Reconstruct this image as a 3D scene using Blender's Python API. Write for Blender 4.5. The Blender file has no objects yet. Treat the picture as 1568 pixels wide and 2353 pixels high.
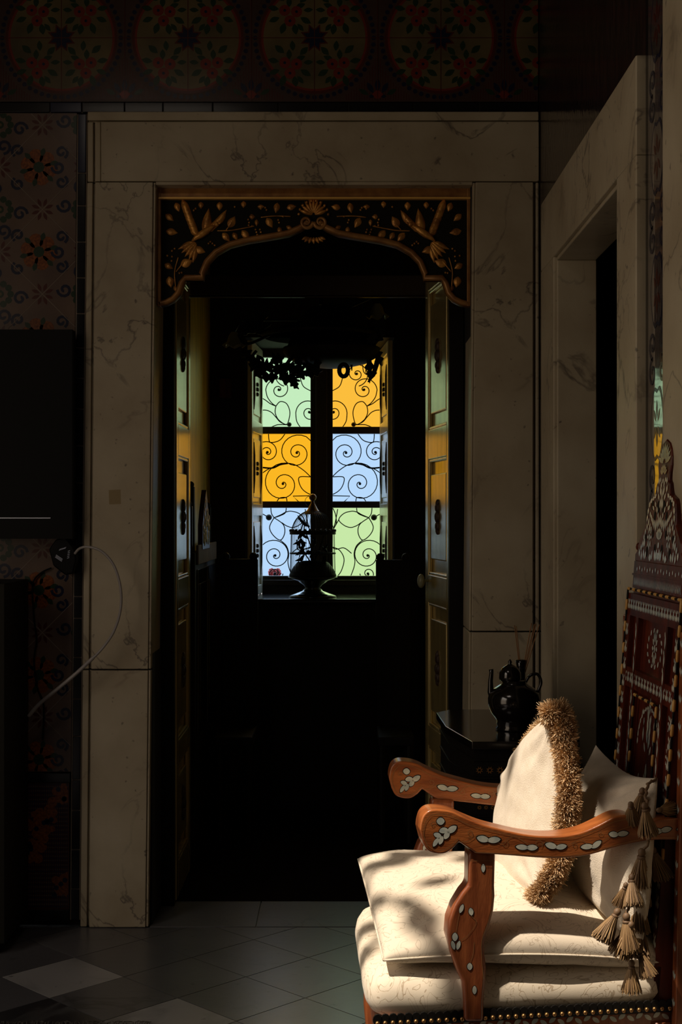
import bpy, math, random
from mathutils import Vector, Matrix, noise
PI = math.pi
random.seed(7)
S = bpy.context.scene
COL = S.collection

# ---------------------------------------------------------------- camera
F = 3200.0; VX, VY, EYE = 790.0, 1185.0, 1.4
cd = bpy.data.cameras.new('camera'); cam = bpy.data.objects.new('camera', cd); COL.objects.link(cam)
cam.location = (0, 0, EYE); cam.rotation_euler = (PI/2, 0, 0)
cd.sensor_fit = 'AUTO'; cd.sensor_width = 36; cd.lens = F/2353*36
cd.shift_x = -(VX-784)/2353; cd.shift_y = (VY-1176.5)/2353
cd.clip_start = 0.05; cd.clip_end = 100
S.camera = cam
# ---------------------------------------------------------------- world, sun, exposure
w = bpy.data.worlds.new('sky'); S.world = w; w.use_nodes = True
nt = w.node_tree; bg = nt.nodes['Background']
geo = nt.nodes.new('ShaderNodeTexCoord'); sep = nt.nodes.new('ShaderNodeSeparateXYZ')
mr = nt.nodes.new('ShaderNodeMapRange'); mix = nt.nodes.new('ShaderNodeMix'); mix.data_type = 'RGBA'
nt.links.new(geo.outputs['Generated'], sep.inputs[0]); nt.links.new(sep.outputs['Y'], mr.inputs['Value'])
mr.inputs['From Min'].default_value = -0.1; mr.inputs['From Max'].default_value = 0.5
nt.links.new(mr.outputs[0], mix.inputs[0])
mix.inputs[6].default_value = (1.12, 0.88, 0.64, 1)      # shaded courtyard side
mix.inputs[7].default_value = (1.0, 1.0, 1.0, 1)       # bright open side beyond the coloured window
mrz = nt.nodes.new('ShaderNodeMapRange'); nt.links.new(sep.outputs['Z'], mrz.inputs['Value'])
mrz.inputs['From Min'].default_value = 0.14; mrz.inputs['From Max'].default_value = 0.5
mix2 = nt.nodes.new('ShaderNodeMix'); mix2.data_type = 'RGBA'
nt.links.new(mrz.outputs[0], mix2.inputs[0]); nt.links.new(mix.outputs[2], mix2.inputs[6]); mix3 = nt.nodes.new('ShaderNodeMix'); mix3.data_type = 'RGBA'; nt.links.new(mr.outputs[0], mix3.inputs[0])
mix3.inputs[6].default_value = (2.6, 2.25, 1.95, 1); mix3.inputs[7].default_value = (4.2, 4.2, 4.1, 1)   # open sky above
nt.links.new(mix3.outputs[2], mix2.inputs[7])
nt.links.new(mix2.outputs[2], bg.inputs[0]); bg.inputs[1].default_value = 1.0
SUN_DIR = Vector((0.36, 0.18, -0.87)).normalized()
sd = bpy.data.lights.new('sun', 'SUN'); sd.energy = 5.7; sd.color = (1.0, 0.87, 0.73); sd.angle = 0.012
sun = bpy.data.objects.new('sun', sd); COL.objects.link(sun); sun.location = (-3, -2, 8)
sun.rotation_euler = SUN_DIR.to_track_quat('-Z', 'Y').to_euler()
def portal(loc, rot, sx, sy):
    l = bpy.data.lights.new('portal', 'AREA'); l.shape = 'RECTANGLE'; l.size = sx; l.size_y = sy
    l.cycles.is_portal = True
    o = bpy.data.objects.new('portal', l); COL.objects.link(o); o.location = loc; o.rotation_euler = rot
portal((-0.117, 7.5, 1.66), (-PI/2, 0, 0), 0.8, 1.5)
portal((-2.39, 1.7, 1.65), (0, -PI/2, 0), 2.7, 2.0)
portal((-1.04, 1.95, 3.6), (0, 0, 0), 0.9, 0.9)
vs = S.view_settings; vs.view_transform = 'Standard'; vs.look = 'None'; vs.exposure = 0.0; vs.gamma = 1.0; vs.use_curve_mapping = False

# ---------------------------------------------------------------- helpers
def P(px, py, d): return Vector(((px-VX)*d/F, d, EYE-(py-VY)*d/F))
def srgb(r, g, b):
    f = lambda c: (c/255/12.92) if c/255 <= 0.04045 else ((c/255+0.055)/1.055)**2.4
    return (f(r), f(g), f(b), 1)

def mat(name, col, rough=0.5, metal=0.0, col2=None, scale=8, stretch=(1, 1, 1), bump=0.0, bscale=60, detail=4, lo=0.35, hi=0.65, spec=0.5, coat=0.0, sheen=0.0):
    m = bpy.data.materials.new(name); m.use_nodes = True
    n = m.node_tree.nodes; l = m.node_tree.links; b = n['Principled BSDF']
    b.inputs['Base Color'].default_value = col; b.inputs['Roughness'].default_value = rough
    b.inputs['Metallic'].default_value = metal; b.inputs['Specular IOR Level'].default_value = spec
    b.inputs['Coat Weight'].default_value = coat; b.inputs['Coat Roughness'].default_value = 0.15 if coat < 1 else 0.04; b.inputs['Coat IOR'].default_value = 1.5 if coat < 1 else 1.9
    b.inputs['Sheen Weight'].default_value = sheen
    if col2 is not None or bump:
        tc = n.new('ShaderNodeTexCoord'); mp = n.new('ShaderNodeMapping'); mp.inputs['Scale'].default_value = stretch
        l.new(tc.outputs['Object'], mp.inputs[0])
    if col2 is not None:
        t = n.new('ShaderNodeTexNoise'); t.inputs['Scale'].default_value = scale; t.inputs['Detail'].default_value = detail
        r = n.new('ShaderNodeValToRGB'); r.color_ramp.elements[0].position = lo; r.color_ramp.elements[1].position = hi
        r.color_ramp.elements[0].color = col; r.color_ramp.elements[1].color = col2
        l.new(mp.outputs[0], t.inputs['Vector']); l.new(t.outputs[0], r.inputs[0]); l.new(r.outputs[0], b.inputs['Base Color'])
    if bump:
        t = n.new('ShaderNodeTexNoise'); t.inputs['Scale'].default_value = bscale; t.inputs['Detail'].default_value = 5
        bp = n.new('ShaderNodeBump'); bp.inputs['Strength'].default_value = bump; bp.inputs['Distance'].default_value = 0.01
        l.new(mp.outputs[0], t.inputs['Vector']); l.new(t.outputs[0], bp.inputs['Height']); l.new(bp.outputs[0], b.inputs['Normal'])
    return m

def veined(name, c1, c2, vein, rough=0.35, scale=3.0, veinw=0.03, vmix=0.8, bump=0.15, dist=1.2, vscale=1.0, spec=0.5):
    """stone with cloudy tone, dark wandering veins and small pits"""
    m = bpy.data.materials.new(name); m.use_nodes = True
    n = m.node_tree.nodes; l = m.node_tree.links; b = n['Principled BSDF']; b.inputs['Roughness'].default_value = rough; b.inputs['Specular IOR Level'].default_value = spec
    tc = n.new('ShaderNodeTexCoord')
    def noi(sc, det, di=0.0):
        t = n.new('ShaderNodeTexNoise'); t.inputs['Scale'].default_value = sc; t.inputs['Detail'].default_value = det; t.inputs['Distortion'].default_value = di
        l.new(tc.outputs['Object'], t.inputs['Vector']); return t
    def ramp(src, p0, p1, k0, k1):
        r = n.new('ShaderNodeValToRGB'); e = r.color_ramp.elements
        e[0].position = p0; e[1].position = p1; e[0].color = k0; e[1].color = k1; l.new(src, r.inputs[0]); return r
    cloud = ramp(noi(scale, 7).outputs[0], 0.3, 0.7, c1, c2)
    v = noi(scale*vscale*0.7, 6, dist)
    r = n.new('ShaderNodeValToRGB'); e = r.color_ramp.elements
    e[0].position = 0.5-veinw; e[0].color = (0, 0, 0, 1); e[1].position = 0.5+veinw; e[1].color = (0, 0, 0, 1)
    k = e.new(0.5); k.color = (1, 1, 1, 1); l.new(v.outputs[0], r.inputs[0])
    msk = ramp(noi(scale*0.5, 3).outputs[0], 0.42, 0.6, (0, 0, 0, 1), (1, 1, 1, 1))
    pit = ramp(noi(scale*9, 4).outputs[0], 0.68, 0.74, (0, 0, 0, 1), (1, 1, 1, 1))
    mu = n.new('ShaderNodeMath'); mu.operation = 'MULTIPLY'; l.new(r.outputs[0], mu.inputs[0]); l.new(msk.outputs[0], mu.inputs[1])
    mx = n.new('ShaderNodeMath'); mx.operation = 'MAXIMUM'; l.new(mu.outputs[0], mx.inputs[0]); l.new(pit.outputs[0], mx.inputs[1])
    mv = n.new('ShaderNodeMath'); mv.operation = 'MULTIPLY'; mv.inputs[1].default_value = vmix; l.new(mx.outputs[0], mv.inputs[0])
    mm = n.new('ShaderNodeMix'); mm.data_type = 'RGBA'; l.new(mv.outputs[0], mm.inputs[0]); l.new(cloud.outputs[0], mm.inputs[6]); mm.inputs[7].default_value = vein
    l.new(mm.outputs[2], b.inputs['Base Color'])
    if bump:
        bp = n.new('ShaderNodeBump'); bp.inputs['Strength'].default_value = bump; bp.inputs['Distance'].default_value = 0.006
        l.new(noi(scale*10, 5).outputs[0], bp.inputs['Height']); l.new(bp.outputs[0], b.inputs['Normal'])
    return m

def damask(name, c1, c2):
    m = bpy.data.materials.new(name); m.use_nodes = True
    n = m.node_tree.nodes; l = m.node_tree.links; b = n['Principled BSDF']
    b.inputs['Roughness'].default_value = 0.75; b.inputs['Specular IOR Level'].default_value = 0.25; b.inputs['Sheen Weight'].default_value = 0.15
    tc = n.new('ShaderNodeTexCoord')
    t = n.new('ShaderNodeTexNoise'); t.inputs['Scale'].default_value = 13; t.inputs['Detail'].default_value = 1.0; t.inputs['Distortion'].default_value = 4.5
    l.new(tc.outputs['Object'], t.inputs['Vector'])
    r = n.new('ShaderNodeValToRGB'); e = r.color_ramp.elements
    e[0].position = 0.455; e[0].color = c1; e[1].position = 0.5; e[1].color = c1
    k = e.new(0.484); k.color = c2; k = e.new(0.470); k.color = c2
    l.new(t.outputs[0], r.inputs[0]); l.new(r.outputs[0], b.inputs['Base Color'])
    t2 = n.new('ShaderNodeTexNoise'); t2.inputs['Scale'].default_value = 900; l.new(tc.outputs['Object'], t2.inputs['Vector'])
    bp = n.new('ShaderNodeBump'); bp.inputs['Strength'].default_value = 0.12; bp.inputs['Distance'].default_value = 0.002
    l.new(t2.outputs[0], bp.inputs['Height'])
    bp2 = n.new('ShaderNodeBump'); bp2.inputs['Strength'].default_value = 0.15; bp2.inputs['Distance'].default_value = 0.003
    l.new(r.outputs[0], bp2.inputs['Height']); l.new(bp.outputs[0], bp2.inputs['Normal']); l.new(bp2.outputs[0], b.inputs['Normal'])
    return m

def glass(name, col):
    m = bpy.data.materials.new(name); m.use_nodes = True
    n = m.node_tree.nodes; l = m.node_tree.links; n.remove(n['Principled BSDF'])
    tr = n.new('ShaderNodeBsdfTransparent'); tr.inputs[0].default_value = col
    gl = n.new('ShaderNodeBsdfGlossy'); gl.inputs['Roughness'].default_value = 0.05
    mx = n.new('ShaderNodeMixShader'); mx.inputs[0].default_value = 0.03
    l.new(tr.outputs[0], mx.inputs[1]); l.new(gl.outputs[0], mx.inputs[2]); l.new(mx.outputs[0], n['Material Output'].inputs[0])
    return m

class MB:
    def __init__(s): s.v = []; s.f = []; s.m = []; s.cur = 0
    def add(s, vs, fs, mi=None):
        o = len(s.v); s.v += [Vector(v) for v in vs]
        for f in fs: s.f.append([i+o for i in f]); s.m.append(s.cur if mi is None else mi)
    def box(s, a, b, mi=None):
        x0, y0, z0 = a; x1, y1, z1 = b
        s.hexa([(x0,y0,z0),(x1,y0,z0),(x1,y1,z0),(x0,y1,z0),(x0,y0,z1),(x1,y0,z1),(x1,y1,z1),(x0,y1,z1)], mi)
    def hexa(s, v, mi=None):
        s.add(v, [(0,3,2,1),(4,5,6,7),(0,1,5,4),(1,2,6,5),(2,3,7,6),(3,0,4,7)], mi)
    def prism(s, pts, off, mi=None):
        n = len(pts); off = Vector(off); a = [Vector(p) for p in pts]
        s.add(a+[p+off for p in a], [tuple(range(n)), tuple(range(2*n-1, n-1, -1))]+[(i, i+n, (i+1) % n+n, (i+1) % n) for i in range(n)], mi)
    def poly(s, pts, mi=None): s.add(pts, [tuple(range(len(pts)))], mi)
    def tube(s, path, rad, seg=8, mi=None, cap=True):
        path = [Vector(p) for p in path]; n = len(path)
        if not hasattr(rad, '__len__'): rad = [rad]*n
        rings = []; prev = None
        for i, p in enumerate(path):
            t = (path[min(i+1, n-1)]-path[max(i-1, 0)])
            if t.length < 1e-9: t = Vector((0, 0, 1))
            t.normalize()
            if prev is None:
                a = Vector((0, 0, 1)) if abs(t.z) < 0.9 else Vector((1, 0, 0)); u = t.cross(a).normalized()
            else:
                u = prev-t*prev.dot(t)
                u = u.normalized() if u.length > 1e-6 else t.orthogonal().normalized()
            prev = u; v = t.cross(u)
            rings.append([p+(u*math.cos(2*PI*k/seg)+v*math.sin(2*PI*k/seg))*rad[i] for k in range(seg)])
        vs = [q for r in rings for q in r]; fs = []
        for i in range(n-1):
            for k in range(seg): fs.append((i*seg+k, i*seg+(k+1) % seg, (i+1)*seg+(k+1) % seg, (i+1)*seg+k))
        if cap: fs += [tuple(range(seg-1, -1, -1)), tuple((n-1)*seg+k for k in range(seg))]
        s.add(vs, fs, mi)
    def lathe(s, prof, c, seg=32, mi=None, axis=None):
        c = Vector(c); vs = []; fs = []; n = len(prof)
        for r, z in prof:
            for k in range(seg): vs.append(c+Vector((r*math.cos(2*PI*k/seg), r*math.sin(2*PI*k/seg), z)))
        for i in range(n-1):
            for k in range(seg): fs.append((i*seg+k, i*seg+(k+1) % seg, (i+1)*seg+(k+1) % seg, (i+1)*seg+k))
        fs += [tuple(range(seg-1, -1, -1)), tuple((n-1)*seg+k for k in range(seg))]
        s.add(vs, fs, mi)
    def ball(s, c, r, seg=10, mi=None, sc=(1, 1, 1)):
        c = Vector(c); vs = []; fs = []; R = seg//2+1
        for i in range(R+1):
            th = PI*i/R
            for k in range(seg):
                ph = 2*PI*k/seg; vs.append(c+Vector((r*sc[0]*math.sin(th)*math.cos(ph), r*sc[1]*math.sin(th)*math.sin(ph), r*sc[2]*math.cos(th))))
        for i in range(R):
            for k in range(seg): fs.append((i*seg+k, (i+1)*seg+k, (i+1)*seg+(k+1) % seg, i*seg+(k+1) % seg))
        s.add(vs, fs, mi)
    def grid(s, fn, nu, nv, mi=None, flip=False):
        vs = [fn(i/nu, j/nv) for j in range(nv+1) for i in range(nu+1)]; fs = []
        for j in range(nv):
            for i in range(nu):
                q = (j*(nu+1)+i, j*(nu+1)+i+1, (j+1)*(nu+1)+i+1, (j+1)*(nu+1)+i)
                fs.append(q[::-1] if flip else q)
        s.add(vs, fs, mi)
    def build(s, name, mats, parent=None, origin=None, smooth=False, bevel=0, bseg=3, sub=0):
        if not isinstance(mats, (list, tuple)): mats = [mats]
        base = parent_world(parent) if parent is not None else Vector((0, 0, 0))
        if origin is None:
            if parent is not None: origin = base
            else:
                n = len(s.v); origin = Vector((sum(v.x for v in s.v)/n, sum(v.y for v in s.v)/n, min(v.z for v in s.v)))
        origin = Vector(origin)
        me = bpy.data.meshes.new(name); me.from_pydata([v-origin for v in s.v], [], s.f)
        for m in mats: me.materials.append(m)
        me.polygons.foreach_set('material_index', s.m)
        if smooth: me.polygons.foreach_set('use_smooth', [True]*len(s.f))
        me.update()
        o = bpy.data.objects.new(name, me); COL.objects.link(o); o.location = origin-base
        if parent is not None: o.parent = parent
        if bevel:
            b = o.modifiers.new('bevel', 'BEVEL'); b.width = bevel; b.segments = bseg; b.limit_method = 'ANGLE'; b.angle_limit = 0.6
            b.harden_normals = False
            if smooth is False and bseg > 1:
                me.polygons.foreach_set('use_smooth', [True]*len(s.f))
                wn = o.modifiers.new('wn', 'WEIGHTED_NORMAL'); wn.keep_sharp = True
        if sub:
            q = o.modifiers.new('sub', 'SUBSURF'); q.levels = sub; q.render_levels = sub
        return o
def parent_world(o):
    p = Vector(o.location)
    while o.parent: o = o.parent; p += Vector(o.location)
    return p
def thing(name, loc, label, cat, group=None):
    o = bpy.data.objects.new(name, None); COL.objects.link(o); o.location = loc; o.empty_display_size = 0.05
    o['label'] = label; o['category'] = cat
    if group: o['group'] = group
    return o
def tag(o, label, cat, group=None, kind=None):
    o['label'] = label; o['category'] = cat
    if group: o['group'] = group
    if kind: o['kind'] = kind
    return o
def struct(o): o['kind'] = 'structure'; return o
def catmull(pts, n=8, closed=False):
    pts = [Vector(p) if len(p) == 3 else Vector((p[0], p[1], 0)) for p in pts]; out = []; N = len(pts)
    for i in range(N if closed else N-1):
        g = lambda k: pts[k % N] if closed else pts[max(0, min(N-1, k))]
        a, b, c, d = g(i-1), g(i), g(i+1), g(i+2)
        for j in range(n):
            t = j/n
            out.append(0.5*((2*b)+(c-a)*t+(2*a-5*b+4*c-d)*t*t+(3*b-a-3*c+d)*t*t*t))
    if not closed: out.append(pts[-1])
    return out
def leaf2(cx, cy, L, W, ang, n=6, tipw=1.0):
    """pointed leaf outline in 2D (lists of (x,y)); ang in degrees, L full length, W full width"""
    a = math.radians(ang); ca, sa = math.cos(a), math.sin(a); pts = []
    for i in range(n+1):
        t = i/n; pts.append(((t-.5)*L, W/2*math.sin(PI*t**tipw)))
    for i in range(n-1, 0, -1):
        t = i/n; pts.append(((t-.5)*L, -W/2*math.sin(PI*t**tipw)))
    return [(cx+x*ca-y*sa, cy+x*sa+y*ca) for x, y in pts]
def petal2(cx, cy, L, W, ang, n=10):
    a = math.radians(ang); ca, sa = math.cos(a), math.sin(a); w_ = lambda t: W/2*max(0, math.sin(PI*t))**.62
    pts = [((i/n-.5)*L, w_(i/n)) for i in range(n+1)]+[((i/n-.5)*L, -w_(i/n)) for i in range(n-1, 0, -1)]
    return [(cx+x*ca-y*sa, cy+x*sa+y*ca) for x, y in pts]
def disk2(cx, cy, r, n=14, rx=1, ry=1): return [(cx+r*rx*math.cos(2*PI*k/n), cy+r*ry*math.sin(2*PI*k/n)) for k in range(n)]
def strip2(pts, w):
    """thin ribbon quads along a 2D polyline"""
    out = []; n = len(pts); L = []; R = []
    for i in range(n):
        x0, y0 = pts[max(i-1, 0)][:2]; x1, y1 = pts[min(i+1, n-1)][:2]
        dx, dy = x1-x0, y1-y0; m = math.hypot(dx, dy) or 1
        L.append((pts[i][0]-dy/m*w/2, pts[i][1]+dx/m*w/2)); R.append((pts[i][0]+dy/m*w/2, pts[i][1]-dx/m*w/2))
    for i in range(n-1): out.append([L[i], L[i+1], R[i+1], R[i]])
    return out
def spiral2(cx, cy, r0, a0, turns, sense, r1=0.0, p=1.0, n=60):
    """from centre outwards, ends at radius r0 and screen angle a0 degrees (y down)"""
    out = []
    for i in range(n+1):
        t = i/n; r = r1+(r0-r1)*t**p; a = math.radians(a0)-sense*2*PI*turns*(1-t)
        out.append((cx+r*math.cos(a), cy+r*math.sin(a)))
    return out

# ---------------------------------------------------------------- materials
M_marble = veined('marble_cream', (0.52, 0.45, 0.32, 1), (0.36, 0.29, 0.19, 1), (0.06, 0.045, 0.04, 1), rough=0.42, scale=4.0, veinw=0.012, vmix=0.75)
M_floor1 = veined('marble_grey_floor', (0.12, 0.115, 0.12, 1), (0.075, 0.072, 0.078, 1), (0.03, 0.03, 0.03, 1), rough=0.3, scale=3, veinw=0.01, bump=0.08, spec=0.9)
M_floor2 = veined('marble_white_floor', (0.36, 0.35, 0.345, 1), (0.29, 0.28, 0.27, 1), (0.02, 0.02, 0.02, 1), rough=0.3, scale=3.4, veinw=0.05, bump=0.08, spec=0.9)
M_floor3 = veined('marble_black_floor', (0.02, 0.02, 0.022, 1), (0.035, 0.033, 0.035, 1), (0.1, 0.1, 0.1, 1), rough=0.25, scale=3, bump=0.08, spec=0.9)
M_floor4 = veined('marble_bluegrey_floor', (0.145, 0.14, 0.142, 1), (0.10, 0.096, 0.1, 1), (0.03, 0.03, 0.03, 1), rough=0.3, scale=3, veinw=0.01, bump=0.08, spec=0.9)
M_grout = mat('grout', (0.03, 0.028, 0.025, 1), 0.4, bump=0.3)
M_groutp = mat('grout_pale', (0.22, 0.17, 0.13, 1), 0.7)
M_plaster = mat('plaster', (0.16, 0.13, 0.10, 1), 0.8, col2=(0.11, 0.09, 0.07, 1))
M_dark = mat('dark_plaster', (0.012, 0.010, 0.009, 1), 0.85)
M_black = mat('black_tile', (0.006, 0.006, 0.008, 1), 0.2)
M_navy = mat('navy_tile', (0.008, 0.012, 0.04, 1), 0.2)
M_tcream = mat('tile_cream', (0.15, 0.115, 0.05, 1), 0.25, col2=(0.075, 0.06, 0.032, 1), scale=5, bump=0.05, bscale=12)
M_tmauve = mat('tile_mauve', (0.16, 0.105, 0.075, 1), 0.25, col2=(0.10, 0.062, 0.05, 1), scale=5, bump=0.05, bscale=12)
M_tbrown = mat('tile_brown', (0.06, 0.03, 0.022, 1), 0.3, col2=(0.045, 0.025, 0.02, 1), scale=9)
M_tred = mat('tile_red', (0.16, 0.022, 0.014, 1), 0.25)
M_tdred = mat('tile_dark_red', (0.075, 0.014, 0.01, 1), 0.25)
M_tgreen = mat('tile_green', (0.014, 0.035, 0.016, 1), 0.25)
M_tblue = mat('tile_blue', (0.006, 0.010, 0.035, 1), 0.25)
M_torange = mat('tile_orange', (0.27, 0.075, 0.012, 1), 0.25, col2=(0.12, 0.032, 0.01, 1), scale=120)
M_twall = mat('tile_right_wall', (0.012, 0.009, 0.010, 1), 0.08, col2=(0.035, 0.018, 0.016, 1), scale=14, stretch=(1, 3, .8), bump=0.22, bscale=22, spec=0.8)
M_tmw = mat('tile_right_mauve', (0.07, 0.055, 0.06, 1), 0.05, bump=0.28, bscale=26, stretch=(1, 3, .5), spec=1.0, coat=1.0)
M_gold = mat('gilt_wood', (0.72, 0.34, 0.07, 1), 0.34, metal=0.45, col2=(0.34, 0.14, 0.03, 1), scale=30, bump=0.3, bscale=90)
M_goldwood = mat('gilt_band', (0.42, 0.20, 0.055, 1), 0.38, metal=0.3, col2=(0.26, 0.11, 0.03, 1), scale=25)
M_board = mat('dark_board', (0.008, 0.007, 0.004, 1), 0.7, spec=0.15)
M_leafdoor = mat('varnished_door', (0.66, 0.52, 0.22, 1), 0.19, metal=0.55, col2=(0.46, 0.35, 0.14, 1), scale=6, stretch=(4, 4, .5), bump=0.03, bscale=30, coat=0.0, spec=0.7)
M_sidewall = mat('ochre_wall', (0.90, 0.66, 0.05, 1), 0.34, metal=0.35, spec=0.3, col2=(0.62, 0.44, 0.03, 1), scale=5, stretch=(3, 3, .5), bump=0.3, bscale=14)
M_shutter = mat('painted_shutter', (0.85, 0.80, 0.66, 1), 0.25, metal=0.25, col2=(0.7, 0.66, 0.52, 1), scale=10)
M_orn = mat('shutter_ornament', (0.04, 0.02, 0.012, 1), 0.5)
M_winwood = mat('window_wood', (0.035, 0.020, 0.010, 1), 0.4)
M_iron = mat('wrought_iron', (0.008, 0.008, 0.008, 1), 0.6)
M_blackmetal = mat('black_metal', (0.006, 0.005, 0.004, 1), 0.55, spec=0.2)
M_brass = mat('aged_brass', (0.32, 0.17, 0.06, 1), 0.35, metal=0.9)
M_lacq = mat('black_lacquer', (0.008, 0.006, 0.005, 1), 0.12, coat=0.6)
M_ebony = mat('ebony_wood', (0.006, 0.004, 0.003, 1), 0.6, spec=0.2)
M_wood = mat('walnut_wood', (0.30, 0.085, 0.026, 1), 0.34, col2=(0.15, 0.035, 0.011, 1), scale=9, stretch=(6, 6, 1), bump=0.08, bscale=70, coat=0.25)
M_woodarm = mat('polished_arm_wood', (0.42, 0.125, 0.030, 1), 0.3, col2=(0.22, 0.056, 0.014, 1), scale=8, stretch=(1.2, 5, 5), bump=0.08, bscale=70, coat=0.35)
M_woodback = mat('dark_red_wood', (0.11, 0.018, 0.008, 1), 0.36, col2=(0.045, 0.008, 0.004, 1), scale=9, stretch=(5, 5, 1), spec=0.2)
M_pearl = mat('mother_of_pearl', (0.62, 0.60, 0.48, 1), 0.25, col2=(0.38, 0.42, 0.38, 1), scale=60, coat=0.3)
M_pearlgold = mat('golden_pearl', (0.42, 0.33, 0.16, 1), 0.25, col2=(0.30, 0.27, 0.20, 1), scale=70, coat=0.5)
M_bead = mat('gold_beading', (0.5, 0.26, 0.06, 1), 0.35)
M_wire = mat('brass_wire', (0.42, 0.22, 0.09, 1), 0.3, metal=0.6)
M_damask = damask('cream_damask', (0.70, 0.60, 0.46, 1), (0.50, 0.41, 0.30, 1))
M_damask2 = damask('cream_damask_seat', (0.74, 0.64, 0.49, 1), (0.48, 0.38, 0.26, 1))
M_linen = mat('cream_linen', (0.72, 0.63, 0.50, 1), 0.8, col2=(0.66, 0.57, 0.44, 1), scale=40, bump=0.25, bscale=420, sheen=0.15, spec=0.2)
M_fur1 = mat('fringe_sand', (0.66, 0.44, 0.23, 1), 0.8, spec=0.2)
M_fur2 = mat('fringe_brown', (0.45, 0.28, 0.135, 1), 0.8, spec=0.2)
M_fur3 = mat('fringe_pale', (0.82, 0.63, 0.40, 1), 0.8, spec=0.2)
M_tas1 = mat('tassel_gold', (0.30, 0.18, 0.075, 1), 0.6)
M_tas2 = mat('tassel_brown', (0.15, 0.085, 0.04, 1), 0.6)
M_glassclear = mat('frosted_shade', (0.25, 0.25, 0.16, 1), 0.3)
M_stick = mat('incense_stick', (0.30, 0.14, 0.05, 1), 0.7)
M_hose = mat('pale_hose', (0.33, 0.30, 0.29, 1), 0.3)
M_rug = mat('dark_rug', (0.010, 0.007, 0.006, 1), 1.0, spec=0.0)
M_fringe = mat('rug_fringe', (0.12, 0.11, 0.09, 1), 0.9)
M_cab = mat('olive_cabinet', (0.010, 0.009, 0.005, 1), 0.6, spec=0.2)
M_screen = mat('black_screen', (0.002, 0.002, 0.002, 1), 0.5, spec=0.15)
M_bezel = mat('grey_bezel', (0.75, 0.8, 0.95, 1), 0.35, metal=0.3)
M_leaf = mat('vine_leaf', (0.05, 0.10, 0.03, 1), 0.6)
M_flower = mat('geranium', (1.0, 0.22, 0.22, 1), 0.6)
G_green = glass('glass_green', srgb(199, 240, 193)); G_orange = glass('glass_orange', srgb(255, 192, 62))
G_blue = glass('glass_blue', srgb(186, 220, 255)); G_lime = glass('glass_lime', srgb(202, 236, 170)); G_amber = glass('glass_amber', srgb(255, 186, 36))

# ================================================================ SHELL
YB = 4.766           # face of the wall with the marble doorway
XR = 0.667           # face of the right wall
CEIL = 3.5
# floor: grey marble slabs laid on the diagonal
fl = MB(); fl.box((-2.4, -1, -0.06), (3.0, YB+0.3, -0.004), 4)
side = 0.262; c0 = (-0.853, 4.228); g = 0.0016
def clip(poly, axis, val, keep_less=True):
    out = []
    for i in range(len(poly)):
        a, b = poly[i], poly[(i+1) % len(poly)]
        ina = (a[axis] <= val) == keep_less; inb = (b[axis] <= val) == keep_less
        if ina: out.append(a)
        if ina != inb:
            t = (val-a[axis])/(b[axis]-a[axis]); out.append((a[0]+(b[0]-a[0])*t, a[1]+(b[1]-a[1])*t))
    return out
for i in range(-26, 27):
    for j in range(-26, 27):
        hd = side/2-g
        cx = c0[0]+(i*side-j*side)/math.sqrt(2); cy = c0[1]+(i*side+j*side)/math.sqrt(2)
        if cy < 1.2 or cy > 5.1 or cx < -2.5 or cx > 1.0: continue
        pl = []
        for (a, b) in ((-1, -1), (1, -1), (1, 1), (-1, 1)):
            pl.append((cx+(a*hd-b*hd)/math.sqrt(2), cy+(a*hd+b*hd)/math.sqrt(2)))
        pl = clip(clip(pl, 1, 4.735), 0, 0.66)
        if len(pl) < 3: continue
        mi = 0
        if (i, j) == (0, 0) or (i, j) == (0, -2) or (i, j) == (-3, -4): mi = 1
        elif (i, j) == (-1, -1): mi = 2
        elif (i*7+j*13) % 5 == 0: mi = 3
        zt = 0.0; n = len(pl)
        fl.add([(x, y, zt) for x, y in pl]+[(x, y, -0.004) for x, y in pl], [tuple(range(n))]+[(k, k+n, (k+1) % n+n, (k+1) % n) for k in range(n)], mi)
struct(fl.build('floor', [M_floor1, M_floor2, M_floor3, M_floor4, M_grout]))
# threshold slabs in the doorway
th = MB(); th.box((-0.66, 4.738, -0.004), (-0.30, 5.05, 0.002)); th.box((-0.297, 4.738, -0.004), (0.14, 5.05, 0.002)); th.box((0.143, 4.738, -0.004), (0.45, 5.05, 0.002))
struct(th.build('trim_1', M_floor1, bevel=0.001, bseg=1))
# back wall with doorway hole
wb = MB()
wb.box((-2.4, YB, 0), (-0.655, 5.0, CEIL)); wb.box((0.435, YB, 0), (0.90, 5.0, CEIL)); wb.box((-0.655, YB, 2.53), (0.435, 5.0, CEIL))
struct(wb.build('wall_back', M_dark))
wb = MB(); wb.box((-0.655, 4.985, 0), (-0.607, 5.019, 2.53)); wb.box((0.38, 5.0, 0), (0.435, 5.058, 2.53)); wb.box((-0.607, 4.985, 2.44), (0.38, 5.019, 2.53)); struct(wb.build('trim_19', M_ebony))
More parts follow.
